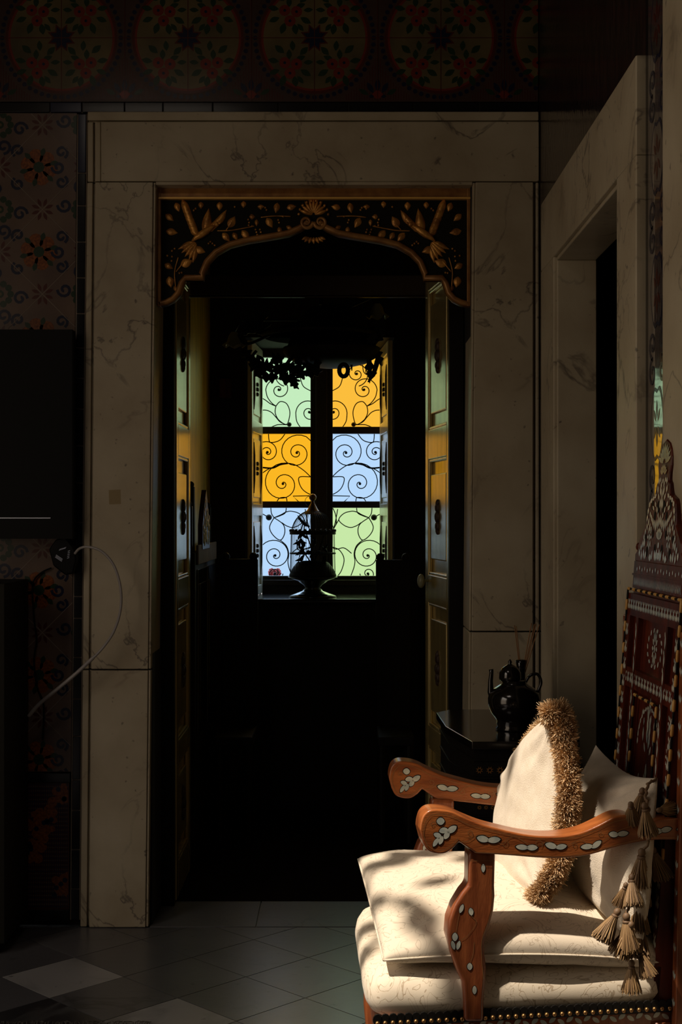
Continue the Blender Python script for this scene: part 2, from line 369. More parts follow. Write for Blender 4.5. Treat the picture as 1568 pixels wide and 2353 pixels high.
# left wall with added light opening; ceiling with added hole to sun the chair
wl = MB(); wl.box((-2.55, -1, 0), (-2.4, 0.7, CEIL)); wl.box((-2.55, 2.7, 0), (-2.4, 5.0, CEIL)); wl.box((-2.55, .7, 3.0), (-2.4, 2.7, CEIL)); wl.box((-2.55, .7, 0), (-2.4, 2.7, .3)); struct(wl.build('wall_left', M_plaster))
wl = MB(); wl.box((-2.55, -1.1, 0), (XR+.1, -1.0, CEIL)); struct(wl.build('wall_rear', M_dark))
HX0, HX1, HY0, HY1 = -1.45, -0.625, 1.55, 2.36
ce = MB()
ce.box((-2.55, -1, CEIL), (HX0, 5.0, CEIL+0.1)); ce.box((HX1, -1, CEIL), (0.9, 5.0, CEIL+0.1))
ce.box((HX0, -1, CEIL), (HX1, HY0, CEIL+0.1)); ce.box((HX0, HY1, CEIL), (HX1, 5.0, CEIL+0.1))
struct(ce.build('ceiling', M_plaster))
# right wall with doorway (Y 3.249..4.227), nearer part continues to Y -1
wr = MB()
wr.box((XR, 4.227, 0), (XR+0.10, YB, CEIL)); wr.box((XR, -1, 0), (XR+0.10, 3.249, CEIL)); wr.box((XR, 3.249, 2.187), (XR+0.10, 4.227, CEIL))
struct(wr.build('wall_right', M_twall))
# dark room beyond the right doorway
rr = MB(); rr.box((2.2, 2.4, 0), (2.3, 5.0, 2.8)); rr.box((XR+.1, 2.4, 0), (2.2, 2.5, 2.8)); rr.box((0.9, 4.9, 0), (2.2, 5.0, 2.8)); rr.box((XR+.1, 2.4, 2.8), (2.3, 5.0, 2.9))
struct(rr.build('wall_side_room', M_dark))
# alcove room behind the doorway
XL, XRR, YC = -0.645, 0.43, 6.72
a = MB(); a.box((XL-0.12, 5.0, 0), (XL, YC, 2.9)); struct(a.build('wall_alcove_left', M_sidewall))
a = MB(); a.box((XRR, 5.0, 0), (XRR+0.12, YC, 2.9)); struct(a.build('wall_alcove_right', M_sidewall))
WX0, WX1, WZ0, WZ1 = -0.425, 0.195, 1.085, 2.215   # glazed opening at Y 7.2
a = MB()
RZ0, RZ1 = 1.0, 2.26
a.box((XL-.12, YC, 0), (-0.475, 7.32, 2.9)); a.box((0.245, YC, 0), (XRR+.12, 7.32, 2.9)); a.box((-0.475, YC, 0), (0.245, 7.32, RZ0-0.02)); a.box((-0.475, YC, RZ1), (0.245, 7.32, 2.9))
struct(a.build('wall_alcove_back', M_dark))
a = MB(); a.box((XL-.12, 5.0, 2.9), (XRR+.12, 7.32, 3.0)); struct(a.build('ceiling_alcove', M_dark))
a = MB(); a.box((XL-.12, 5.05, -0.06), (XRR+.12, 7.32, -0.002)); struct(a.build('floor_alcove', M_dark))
a = MB(); a.box((-0.63, 5.052, -0.002), (0.415, 6.6, 0.006)); tag(a.build('rug', M_rug), 'dark rug covering the floor of the small room behind the doorway', 'rug')
# beams crossing above, faint lines
a = MB(); a.box((XL, 5.55, 2.28), (XRR, 5.63, 2.36)); a.box((XL, 5.56, 2.272), (XRR, 5.57, 2.28))
struct(a.build('trim_2', M_winwood, bevel=0.004, bseg=1))
# sill of the window recess
a = MB(); a.box((-0.475, YC-0.03, RZ0-0.02), (0.245, 7.32, RZ0)); struct(a.build('trim_3', M_lacq, bevel=0.004, bseg=2))

# ---------------------------------------------------------------- marble doorway surround
def slab(name, quad, y0, y1, lab=None):
    """quad in photo pixels on the wall, extruded from y0 (front) to y1"""
    m = MB(); a = [P(x, y, YB) for x, y in quad]
    m.prism([Vector((p.x, y0, p.z)) for p in a], (0, y1-y0, 0)); return m
YF = YB-0.036
def jamb(name, outer, inner, g1, top, bot, flip):
    m = MB()
    # outer(y), inner(y), functions of pixel row
    for (fa, fb, yf) in ((lambda y: outer(y), lambda y: g1(y)-3*flip, YF+0.008), (lambda y: g1(y)-3*flip, lambda y: g1(y)+3*flip, YF+0.02),
                         (lambda y: g1(y)+3*flip, lambda y: inner(y)-6*flip, YF), (lambda y: inner(y)-6*flip, inner, YF+0.006)):
        q = [(fa(top), top), (fb(top), top), (fb(bot), bot), (fa(bot), bot)]
        if flip < 0: q = q[::-1]
        a = [P(x, y, YB) for x, y in q]; m.prism([Vector((p.x, yf, p.z)) for p in a], (0, YB+0.2-yf, 0))
    return m.build(name, M_marble, bevel=0.003, bseg=2)
lo_ = lambda y: 205-(y-262)*17/1860; li_ = lambda y: 361-(y-430)*17/1690; lg_ = lambda y: 221-(y-262)*15/1860
ro_ = lambda y: 1236+(y-262)*2/1860; ri_ = lambda y: 1085-(y-430)*10/1170; rg_ = lambda y: 1226-(y-262)*1/1860
struct(jamb('trim_4', lo_, li_, lg_, 424, 1535, 1)); struct(jamb('trim_5', lo_, li_, lg_, 1538, 2124, 1))
struct(jamb('trim_6', ro_, ri_, rg_, 424, 1448, -1)); struct(jamb('trim_7', ro_, ri_, rg_, 1451, 2124, -1))
m = MB()
for q, yf in (([(205, 262), (1236, 262), (1236, 282), (205, 282)], YF+0.006), ([(205, 282), (1236, 282), (1236, 286), (205, 286)], YF+0.016),
              ([(236, 286), (1236, 286), (1236, 422), (236, 422)], YF), ([(205, 286), (218, 286), (218, 422), (205, 422)], YF+.006), ([(218, 286), (222, 286), (222, 422), (218, 422)], YF+.018),
              ([(222, 286), (235, 286), (235, 422), (222, 422)], YF+.004), ([(361, 422), (1085, 422), (1085, 430), (361, 430)], YF+.004)):
    a = [P(x, y, YB) for x, y in q]; m.prism([Vector((p.x, yf, p.z)) for p in a], (0, YB+0.2-yf, 0))
struct(m.build('trim_8', M_marble, bevel=0.003, bseg=2))

# ---------------------------------------------------------------- tiled wall dressing (patterns are inlaid in each panel)
class Flat:
    """draws flat coloured figures on a wall given in photo pixels"""
    def __init__(s, d, mats): s.m = MB(); s.d = d; s.mats = mats; s.k = 0
    def put(s, pts, mi, lift):
        q = [P(x, y, YB) for x, y in pts]; q = [Vector((p.x, s.d-lift, p.z)) for p in q]
        s.m.poly(q, mi)
TM = [M_tbrown, M_tcream, M_tred, M_tgreen, M_tblue, M_tdred, M_torange, M_tmauve, M_groutp, M_navy]
fr = Flat(YB-0.012, TM)
a0 = P(-420, -20, YB); b0 = P(1236, 236, YB)
fr.m.box((a0.x, YB-0.012, b0.z), (b0.x, YB, CEIL), 0)
XMAX = 1236
def inx(pts, lo=-420, hi=XMAX): return all(lo <= x <= hi for x, y in pts)
def put(F_, pts, mi, lift, lo=-420, hi=XMAX, ylo=-400, yhi=236):
    p = clip(clip(clip(clip(pts, 0, hi), 0, lo, False), 1, yhi), 1, ylo, False)
    if len(p) >= 3: F_.put(p, mi, lift)
for k in range(-2, 5):
    cx, cy = 143+290*k, 90
    if cx-145 > XMAX: continue
    put(fr, disk2(cx, cy, 128, 64), 5, .0004); put(fr, disk2(cx, cy, 122, 64), 2, .0006); put(fr, disk2(cx, cy, 117, 64), 1, .0008)
    for q in range(56):
        t = 2*PI*q/56; put(fr, disk2(cx+136*math.cos(t), cy+136*math.sin(t), 5.4, 8), 4, .0008)
    for sx in (-1, 1):
        for sy in (-1, 1):
            bx, by = cx+sx*56, cy+sy*60
            rn = random.Random(k*10+sx*3+sy)
            for (dx, dy, L, W, an) in ((-32, -30, 26, 14, 45), (-6, -42, 24, 13, 95), (24, -34, 28, 15, -40), (38, -8, 26, 13, -10), (36, 18, 26, 13, 20), (16, 38, 28, 15, 70), (-12, 40, 26, 15, 100),
                                       (-36, 20, 28, 14, 150), (-42, -4, 22, 11, 185), (-24, 36, 22, 11, 130), (2, -22, 24, 13, 90), (-24, -14, 24, 12, 20)):
                put(fr, leaf2(bx+dx*sx, by+dy, L, W, an if sx > 0 else 180-an, 5), 3, .0010)
            for (dx, dy) in ((-15, 0), (12, -3), (0, 21)):
                put(fr, disk2(bx+dx*sx, by+dy, 13, 12), 2, .0012); put(fr, disk2(bx+dx*sx, by+dy, 3.5, 8), 4, .0014)
    star = []
    for q in range(16):
        r = 34 if q % 2 == 0 else 20; star.append((cx+r*math.cos(PI*q/8+PI/8), cy+r*math.sin(PI*q/8+PI/8)))
    put(fr, star, 5, .0012); put(fr, [(cx+(x-cx)*.8, cy+(y-cy)*.8) for x, y in star], 4, .0014)
    for gx in (cx, cx+145):
        put(fr, [(gx-.9, -300), (gx+.9, -300), (gx+.9, 236), (gx-.9, 236)], 5, .0016)
    # spandrel ornaments between the roundels
    sx_ = cx+145
    for q in range(-12, 13):
        x = sx_+q*6; dep = math.sqrt(max(0, 145**2-(145-abs(q*6))**2)) if abs(q*6) < 145 else 145
        y0 = cy+dep+6
        if y0 < 232: put(fr, [(x-.9, y0), (x+.9, y0), (x+.9, 232), (x-.9, 232)], 5, .0006)
    for (dx, dy, L, W, an, mi) in ((0, 108, 30, 13, 90, 4), (-17, 114, 28, 12, 60, 4), (17, 114, 28, 12, 120, 4), (-32, 124, 26, 11, 30, 3), (32, 124, 26, 11, 150, 3), (0, 130, 26, 20, 0, 2), (-14, 134, 12, 8, 0, 4), (14, 134, 12, 8, 0, 4)):
        put(fr, leaf2(sx_+dx, cy+dy, L, W, an, 5), mi, .0010)
put(fr, [(-420, 89), (1236, 89), (1236, 91), (-420, 91)], 5, .0018)
struct(fr.m.build('trim_9', TM))
# black tile course under the frieze and beside the surround
m = MB(); zb, zt = P(0, 261, YB).z, P(0, 238, YB).z
xs = [-420, -150, 0, 117, 190, 288, 376, 490, 640, 800, 950, 1100, 1236]
for i in range(len(xs)-1): m.box((P(xs[i]+.8, 0, YB).x, YB-0.016, zb), (P(xs[i+1]-.8, 0, YB).x, YB, zt), 1 if 117 == xs[i] else 0)
m.box((P(-420, 0, YB).x, YB-0.01, zb), (P(1236, 0, YB).x, YB, zt), 2)
struct(m.build('trim_10', [M_black, M_navy, M_groutp], bevel=0.002, bseg=2))
m = MB(); ys = [264, 400, 475, 558, 640, 722, 800, 870, 940, 1025, 1110, 1200, 1290, 1370, 1420, 1510, 1605, 1690, 1790, 1860, 1950, 2040, 2112]
xo = lambda y: 181-(y-262)*17/1860
for i in range(len(ys)-1):
    y0, y1 = ys[i]+1, ys[i+1]-1
    q = [(xo(y0)+1, y0), (xo(y0)+19, y0), (xo(y1)+19, y1), (xo(y1)+1, y1)]
    m.prism([Vector((P(x, y, YB).x, YB-0.016, P(x, y, YB).z)) for x, y in q], (0, 0.016, 0), 1 if i < 1 else 0)
q = [(xo(264)-2, 264), (xo(264)+22, 264), (xo(2112)+22, 2112), (xo(2112)-2, 2112)]
m.prism([Vector((P(x, y, YB).x, YB-0.011, P(x, y, YB).z)) for x, y in q], (0, 0.011, 0), 2)
struct(m.build('trim_11', [M_black, M_navy, M_groutp], bevel=0.002, bseg=2))
# flowered panel
pn = Flat(YB-0.010, TM)
aa = P(-420, 262, YB); bb = P(178, 1772, YB)
def xr_(y): return xo(y)-3
pn.m.prism([Vector((P(x, y, YB).x, YB-0.010, P(x, y, YB).z)) for x, y in ((-420, 262), (xr_(262), 262), (xr_(1772), 1772), (-420, 1772))], (0, 0.010, 0), 7)
def pput(pts, mi, lift, ylo=263, yhi=1771): put(pn, pts, mi, lift, -420, xr_(sum(p[1] for p in pts)/len(pts)), ylo, yhi)
L0 = (99, 483); H = 97
for i in range(-9, 16):
    for j in range(-9, 16):
        vx, vy = L0[0]+(i-j)*H, L0[1]+(i+j)*H
        if vx < -430 or vx > 290 or vy < 150 or vy > 1880: continue
        # grout lines of the diagonal tiles
        for sx in (-1, 1): 
            for s in strip2([(vx, vy), (vx+sx*H, vy+H)], 1.5): pput(s, 8, .0012)
        # red fans at the corners
        for q in range(8):
            an = 45*q+22; pput(leaf2(vx+17*math.cos(math.radians(an)), vy+17*math.sin(math.radians(an)), 20, 8, an, 4), 5, .0008)
        # middle of the tile to the lower right
        cx, cy = vx, vy+H
        par = (i+j) % 2
        if par == 0:
            for q in range(6):
                an = 60*q+15; pput(disk2(cx-8+26*math.cos(math.radians(an)), cy+26*math.sin(math.radians(an)), 17, 12), 6, .0006)
            pput(disk2(cx-8, cy, 13, 8), 3, .0010)
            for q in range(6):
                an = 60*q+45; pput(leaf2(cx-8+36*math.cos(math.radians(an)), cy+36*math.sin(math.radians(an)), 20, 12, an, 4), 3, .0009)
            for (qx, qy, a_, se) in ((44, -34, 60, 1), (44, 34, -60, -1), (-56, -38, 120, -1), (-56, 38, -120, 1), (36, 0, 180, 1)):
                sp = spiral2(cx+qx, cy+qy, 15, a_, 1.2, se, 3, .9, 14)
                for s in strip2(sp, 6.5): pput(s, 4, .0010)
        else:
            for q in range(10):
                an = 36*q; pput(disk2(cx+24*math.cos(math.radians(an)), cy+24*math.sin(math.radians(an)), 8, 8), 3, .0006)
            pput(disk2(cx, cy, 9, 10), 3, .0007); pput(disk2(cx, cy, 4, 8), 1, .0009)
            for (qx, qy, a_, se) in ((46, 10, 0, 1), (-46, -10, 180, 1), (8, 50, 90, 1), (-8, -50, -90, 1)):
                sp = spiral2(cx+qx, cy+qy, 17, a_, 1.2, se, 3, .9, 14)
                for s in strip2(sp, 6.5): pput(s, 4, .0010)
struct(pn.m.build('trim_12', TM))
# black course and lower panel with blue lattice and orange clusters
m = MB(); m.box((P(-420, 0, YB).x, YB-0.014, P(0, 1797, YB).z), (P(163, 0, YB).x, YB, P(0, 1775, YB).z)); m.box((P(-420, 0, YB).x, YB-0.016, P(0, 2114, YB).z), (P(161, 0, YB).x, YB, P(0, 2088, YB).z))
struct(m.build('trim_13', [M_black], bevel=0.002, bseg=2))
lw = Flat(YB-0.010, TM); lw.m.box((P(-420, 0, YB).x, YB-0.010, P(0, 2088, YB).z), (P(160, 0, YB).x, YB, P(0, 1797, YB).z), 5)
for q in range(60):
    x = -120+q*5; lw.put([(x, 1799), (x+1.6, 1799), (x+1.6, 2086), (x, 2086)] if x < 156 else [(150, 1799), (151, 1799), (151, 1800), (150, 1800)], 4, .0004)
for q in range(57):
    y = 1800+q*5; lw.put([(-120, y), (158, y), (158, y+1.6), (-120, y+1.6)], 7 if q % 2 else 4, .0003)
rn = random.Random(3)
for cx, cy in ((95, 1885), (150, 1830), (75, 1945), (150, 2040), (30, 1850), (10, 2000), (-60, 1900)):
    for q in range(26):
        r = rn.uniform(0, 36); t = rn.uniform(0, 6.28); x, y = cx+r*math.cos(t), cy+r*math.sin(t)
        p = clip(disk2(x, y, rn.uniform(7, 13), 9), 0, 158); p = clip(clip(p, 1, 2086), 1, 1799, False)
        if len(p) > 2: lw.put(p, 6, .0006+q*.00002)
    for q in range(5):
        r = rn.uniform(0, 28); t = rn.uniform(0, 6.28); p = clip(disk2(cx+r*math.cos(t), cy+r*math.sin(t), 6, 8), 0, 158); p = clip(clip(p, 1, 2086), 1, 1799, False)
        if len(p) > 2: lw.put(p, 4, .0012)
struct(lw.m.build('trim_14', TM))

# ---------------------------------------------------------------- right doorway surround (on the right wall)
def WY(px): return XR*F/(px-VX)      # depth of a column seen on the right wall
m = MB()
ZT, ZU = 2.405, 2.187; YF0, YF1 = 3.249, 4.227; YO0, YO1 = 3.036, 4.522
for (y0, y1, z0, z1, t) in ((YF1, YO1-0.03, 0, ZU, .03), (YO1-0.03, YO1, 0, ZT, .022), (YO0, YF0, 0, ZU, .03), (YO0, YO1-.03, ZU, ZT, .03)):
    m.box((XR-t, y0, z0), (XR, y1, z1))
m.box((XR-.02, YF1-.012, 0), (XR+.10, YF1, ZU-.012)); m.box((XR-.02, YF0, 0), (XR+.10, YF0+.012, ZU-.012)); m.box((XR-.02, YF0, ZU-.012), (XR+.10, YF1, ZU))
struct(m.build('trim_15', M_marble, bevel=0.004, bseg=2))
# nearer marble upright at the right edge of the view
m = MB(); m.box((XR-.026, 2.2, 0), (XR, 2.80, 2.6)); struct(m.build('trim_16', M_marble, bevel=0.004, bseg=2))
# tile strip with medallions between the two
m = MB(); m.box((XR-.008, 2.80, 0), (XR, 3.036, CEIL), 0)
m.box((XR-.0086, 2.835, 0), (XR-.008, 3.008, CEIL), 1)
xs_ = XR-0.0092
def rp(pts, mi, lift): m.poly([(xs_-lift, y, z) for y, z in pts][::-1], mi)
for k in range(-2, 6):
    zc = 1.4+(1185-667+307*k*1.0)*2.92/F if False else 1.873+0.280*k
    yc = 2.921
    if zc < 0.2 or zc > 3.3: continue
    sh = [(yc+.045*math.cos(t)*(1+.25*math.cos(2*t)), zc+.075*math.sin(t)*(1-.15*math.cos(4*t))) for t in [2*PI*q/24 for q in range(24)]]
    rp([(yc+(y-yc)*1.12, zc+(z-zc)*1.12) for y, z in sh], 3, 0.0); rp(sh, 1, .0003)
    for (dy, dz, L, W, an) in ((0, .03, .04, .016, 90), (0, -.03, .04, .016, 90), (.018, .018, .034, .013, 50), (-.018, .018, .034, .013, 130), (.018, -.018, .034, .013, -50), (-.018, -.018, .034, .013, -130)):
        rp(leaf2(yc+dy, zc+dz, L, W, an, 5), 2, .0006)
    for sg in (-1, 1):
        for ss in (-1, 1):
            sp = spiral2(yc+sg*.045, zc+ss*.11, .030, 90*ss, 1.3, sg*ss, .005, .9, 20)
            for s in strip2(sp, .008): rp(s, 3, .0004)
struct(m.build('trim_17', [M_black, M_tmw, M_tdred, M_tblue]))

# ================================================================ DOORWAY ARCH PANEL (carved, gilded)
AY = YB+0.03
ach = thing('carved_arch_panel', P(721, 720, AY), 'carved gilded ogee arch panel with birds fitted under the marble lintel', 'arch panel')
def AP(x, y, lift=0.0): 
    p = P(x, y, AY); return Vector((p.x, AY-lift, p.z))
half = [(368, 705), (385, 701), (402, 692), (416, 676), (424, 652), (427, 645), (468, 645), (470, 632), (481, 605), (500, 585), (530, 568), (570, 558), (620, 550), (665, 542), (692, 530), (712, 516), (721, 508)]
full = half+[(1442-x, y) for x, y in half[::-1][1:]]
m = MB()
bdpts = [(360, 456), (1083, 456)]
topn = [(x, 456) for x, y in full]
nq = len(full)
vs_ = [AP(x, y) for x, y in full]+[AP(x, 456) for x, y in full]+[AP(x, y)+Vector((0, .03, 0)) for x, y in full]+[AP(x, 456)+Vector((0, .03, 0)) for x, y in full]
fs_ = []
for i in range(nq-1):
    fs_ += [(i, i+1, nq+i+1, nq+i), (2*nq+i, 3*nq+i, 3*nq+i+1, 2*nq+i+1), (i, 2*nq+i, 2*nq+i+1, i+1), (nq+i, nq+i+1, 3*nq+i+1, 3*nq+i)]
fs_ += [(0, nq, 3*nq, 2*nq), (nq-1, 3*nq-1, 4*nq-1, 2*nq-1)]
m.add(vs_, fs_); m.build('back_board', M_board, ach)
m = MB()   # gilded moulding that follows the ogee
def sweep(m, line, w, d0, d1):
    n = len(line); L = []; R = []
    for i in range(n):
        x0, y0 = line[max(i-1, 0)]; x1, y1 = line[min(i+1, n-1)]; dx, dy = x1-x0, y1-y0; k = math.hypot(dx, dy) or 1
        L.append((line[i][0]+dy/k*w, line[i][1]-dx/k*w)); R.append(line[i])
    vs = []; fs = []
    for i in range(n):
        mid = ((L[i][0]+R[i][0])/2, (L[i][1]+R[i][1])/2)
        vs += [AP(*R[i], -.03), AP(*R[i], d0), AP(R[i][0]*.75+L[i][0]*.25, R[i][1]*.75+L[i][1]*.25, d1), AP(R[i][0]*.25+L[i][0]*.75, R[i][1]*.25+L[i][1]*.75, d1), AP(*L[i], d0), AP(*L[i], 0)]
    for i in range(n-1):
        for k in range(5): fs.append((i*6+k, (i+1)*6+k, (i+1)*6+k+1, i*6+k+1))
    m.add(vs, fs)
sweep(m, half[:-1], 13, .008, .014); sweep(m, [(1442-x, y) for x, y in half[:-1]][::-1], 13, .008, .014)
for sg, cx in ((1, 705), (-1, 737)):
    sp = [AP(x, y, .012) for x, y in spiral2(cx, 512, 15, 0 if sg > 0 else 180, 1.4, 1 if sg < 0 else -1, 3, .9, 30)]
    m.tube(sp, [.003+.004*i/30 for i in range(31)], 8)
m.build('ogee_moulding', M_goldwood, ach, smooth=True)
m = MB(); m.prism([AP(366, 432, .012), AP(1082, 432, .012), AP(1082, 456, .012), AP(366, 456, .012)], (0, .05, 0));  gl_ = MB(); gl_.prism([AP(366, 456, .022), AP(1082, 456, .022), AP(1082, 460, .022), AP(366, 460, .022)], (0, .05, 0)); gl_.build('painted_glint_fillet', mat('gilt_painted_glint', (0.95, 0.55, 0.14, 1), 0.25, metal=0.2), ach)  # fillet colour brightened to paint in the glint along the moulding
for x0, x1 in ((362, 371), (1073, 1083)): m.prism([AP(x0, 432, .014), AP(x1, 432, .014), AP(x1, 705, .014), AP(x0, 705, .014)], (0, .045, 0))
m.build('top_moulding', M_goldwood, ach, bevel=0.003)
def relief_leaf(m, cx, cy, L, W, an, h=.007, base=.0):
    a = math.radians(an); ca, sa = math.cos(a), math.sin(a); rows = 8; vs = []; fs = []
    for i in range(rows+1):
        t = i/rows; ww = W/2*math.sin(PI*t**0.8)+0.15
        for j in (-1, -.5, 0, .5, 1):
            x = (t-.5)*L; y = j*ww; lift = base+h*math.sin(PI*min(.98, t*.9+.05))*(1-abs(j)**1.6)*(1 if j != 0 else .72)
            vs.append(AP(cx+x*ca-y*sa, cy+x*sa+y*ca, lift+.0005))
    for i in range(rows):
        for j in range(4): fs.append((i*5+j, i*5+j+1, (i+1)*5+j+1, (i+1)*5+j))
    m.add(vs, fs)
def flora(m, mir):
    X = (lambda x: 1442-x) if mir else (lambda x: x)
    A = (lambda a: 180-a) if mir else (lambda a: a)
    rl = lambda cx, cy, L, W, an, h=.008: relief_leaf(m, X(cx), cy, L, W, A(an), h)
    for (x, y, L, W, an) in ((395, 533, 28, 16, 10), (429, 604, 30, 20, -20), (459, 575, 28, 17, 20), (533, 510, 30, 18, -60), (520, 545, 26, 15, 50), (541, 543, 20, 12, 60), (565, 540, 28, 16, 50), (620, 512, 26, 16, 60),
                             (636, 478, 24, 14, 100), (670, 476, 22, 14, -10), (643, 530, 18, 11, 80), (666, 524, 18, 10, 30), (600, 475, 16, 10, 0), (560, 470, 16, 12, 90), (505, 474, 20, 14, 90), (462, 472, 16, 12, 90), (408, 476, 22, 14, 70), (390, 500, 24, 14, 40),
                             (388, 612, 22, 14, 30), (391, 648, 26, 18, 80), (405, 665, 18, 10, 60), (580, 498, 14, 12, 0), (590, 512, 16, 9, 90)): rl(x, y, L, W, an)
    # stems
    for st in ([(500, 531), (530, 530), (560, 525), (585, 520)], [(600, 500), (630, 497), (668, 498)], [(404, 660), (402, 625), (410, 592)], [(405, 625), (425, 600)], [(520, 529), (532, 515)]):
        q = catmull([(X(x), y, 0) for x, y in st], 6); m.tube([AP(p.x, p.y, .004) for p in q], .0022, 6)
    # berries
    for (x, y) in ((588, 528), (590, 534), (592, 540), (598, 528), (600, 534), (602, 541), (571, 505), (573, 512), (580, 520), (572, 518), (600, 480), (610, 478), (613, 483), (396, 577), (402, 572), (396, 590), (385, 588), (413, 628), (418, 627), (395, 600),
                   (484, 556), (489, 560), (494, 564), (480, 560), (640, 506), (642, 512), (651, 498), (540, 476), (450, 480), (446, 484)):
        m.ball(AP(X(x), y, .004), .0038, 8)
    # bird: body, head, wings and tail
    q = [(442, 555), (450, 548), (462, 541), (475, 532), (486, 524), (497, 519)]
    m.tube([AP(X(x), y, .008) for x, y in q], [.003, .008, .012, .0125, .008, .003], 10)
    m.ball(AP(X(499), 517, .01), .008, 10)
    m.tube([AP(X(503), 515, .01), AP(X(512), 512, .009)], [.004, .0005], 6)
    for i in range(7): rl(428-i*1.0+i*4.5, 480+i*9, 48-i*3, 17, 68-i*4, .013)
    for i in range(7): rl(505+5-i*4, 500+i*4, 42-i*2.5, 15, -58+i*3, .013)
    rl(476, 510, 64, 22, -82, .015)
    for i in range(5): rl(428+i*5, 564+i*5, 42, 13, 155+ -i*13, .009)
m = MB(); flora(m, False); m.build('bird_and_branch_carving', M_gold, ach, smooth=True)
m = MB(); flora(m, True); m.build('bird_and_branch_carving', M_gold, ach, smooth=True)
m = MB()
for q in range(9):
    an = -160+q*17.5; relief_leaf(m, 721+20*math.cos(math.radians(an)), 496+24*math.sin(math.radians(an)), 34, 9, an, .011)
m.build('shell_boss', M_gold, ach, smooth=True); m = MB()
for q in range(7):
    an = 20+q*23; relief_leaf(m, 721+22*math.cos(math.radians(an)), 545+8*math.sin(math.radians(an)), 16, 8, an, .008)
m.build('lower_leaf_spray', M_gold, ach, smooth=True); m = MB()
for q in range(10):
    an = -175+q*19; m.ball(AP(721+34*math.cos(math.radians(an)), 496+34*math.sin(math.radians(an)), .006), .005, 8)
m.build('bead_fan', M_gold, ach, smooth=True)

# ================================================================ DOOR LEAVES
def door_leaf(name, hinge, ang, wdt, x_sign):
    """hinge (x,y); leaf runs into the alcove at angle ang from +Y; inner face towards the middle of the doorway"""
    hx, hy = hinge; d = Vector((math.sin(ang), math.cos(ang), 0)); n = Vector((x_sign*math.cos(ang), -x_sign*math.sin(ang), 0))
    root = bpy.data.objects.new(name, None); COL.objects.link(root); root.location = (hx, hy, 0.01); root['kind'] = 'structure'
    def pt(u, v, z): return Vector((hx, hy, 0))+d*u+n*v+Vector((0, 0, z))
    def bx(m, u0, u1, v0, v1, z0, z1, mi=None): m.hexa([pt(u0, v0, z0), pt(u1, v0, z0), pt(u1, v1, z0), pt(u0, v1, z0), pt(u0, v0, z1), pt(u1, v0, z1), pt(u1, v1, z1), pt(u0, v1, z1)], mi)
    Z = [(.14, .50), (.58, 1.06), (1.17, 1.62), (1.735, 2.28)]
    m = MB(); bx(m, 0, wdt, -.018, .004, .012, 2.42)
    st = .055; bx(m, 0, st, .004, .02, .012, 2.42); bx(m, wdt-st, wdt, .004, .02, .012, 2.42)
    zz = [.012]+[z for ab in Z for z in ab]+[2.42]
    for i in range(0, len(zz), 2): bx(m, st, wdt-st, .004, .02, zz[i], zz[i+1])
    m.build('leaf_frame', M_leafdoor, root, bevel=.004)
    for z0, z1 in Z:
        m = MB(); bx(m, st+.035, wdt-st-.035, .004, .015, z0+.06, z1-.06); bx(m, st, st+.012, .004, .018, z0, z1); bx(m, wdt-st-.012, wdt-st, .004, .018, z0, z1)
        bx(m, st+.012, wdt-st-.012, .004, .018, z0, z0+.012); bx(m, st+.012, wdt-st-.012, .004, .018, z1-.012, z1)
        p = m.build('raised_panel', M_leafdoor, root, bevel=.005)
        m = MB(); uc = wdt/2; zc = (z0+z1)/2
        for q in range(8):
            t = 2*PI*q/8; m.ball(pt(uc+.018*math.cos(t), .017, zc+.05*math.sin(t)), .009, 8, sc=(1, 1, 2))
        m.ball(pt(uc, .018, zc), .012, 8, sc=(1, 1, 2)); m.build('carved_boss', M_orn, p, smooth=True)
    return root, pt
d1, pt1 = door_leaf('door_1', (-0.622, 5.02), 0.0, 0.45, 1)
d2, pt2 = door_leaf('door_2', (0.405, 5.06), -0.13, 0.47, -1)
m = MB(); c = P(968, 1335, 5.45); m.tube([c+Vector((.035, .02, 0)), c+Vector((.012, .005, 0))], .006, 10); m.ball(c, .022, 14, sc=(.7, 1, 1.25)); m.build('door_knob', M_glassclear, d2, smooth=True)

# ================================================================ WINDOW with coloured panes, shutters, iron grille
W7 = 7.2
win = bpy.data.objects.new('window_1', None); COL.objects.link(win); win.location = (-0.115, W7, RZ0); win['kind'] = 'structure'
cols = [(603, 714), (765, 875)]; rows = [(822, 981), (997, 1152), (1167, 1323)]
m = MB()
def wb_(x0, x1, y0, y1, ya=W7-.02, yb=W7+.02): 
    a = P(x0, y1, W7); b = P(x1, y0, W7); m.box((a.x, ya, a.z), (b.x, yb, b.z))
xl, xr2 = 583, 893
wb_(xl, 603, 800, 1360); wb_(875, xr2, 800, 1360); wb_(603, 875, 800, 822); wb_(603, 875, 1323, 1365)
wb_(714, 765, 822, 1323); wb_(603, 714, 981, 997); wb_(603, 714, 1152, 1167); wb_(765, 875, 981, 997); wb_(765, 875, 1152, 1167)
wb_(726, 752, 822, 1323, W7-.035, W7-.02); wb_(583, 893, 1332, 1345, W7-.035, W7-.02)
m.build('window_frame', M_winwood, win, bevel=.003)
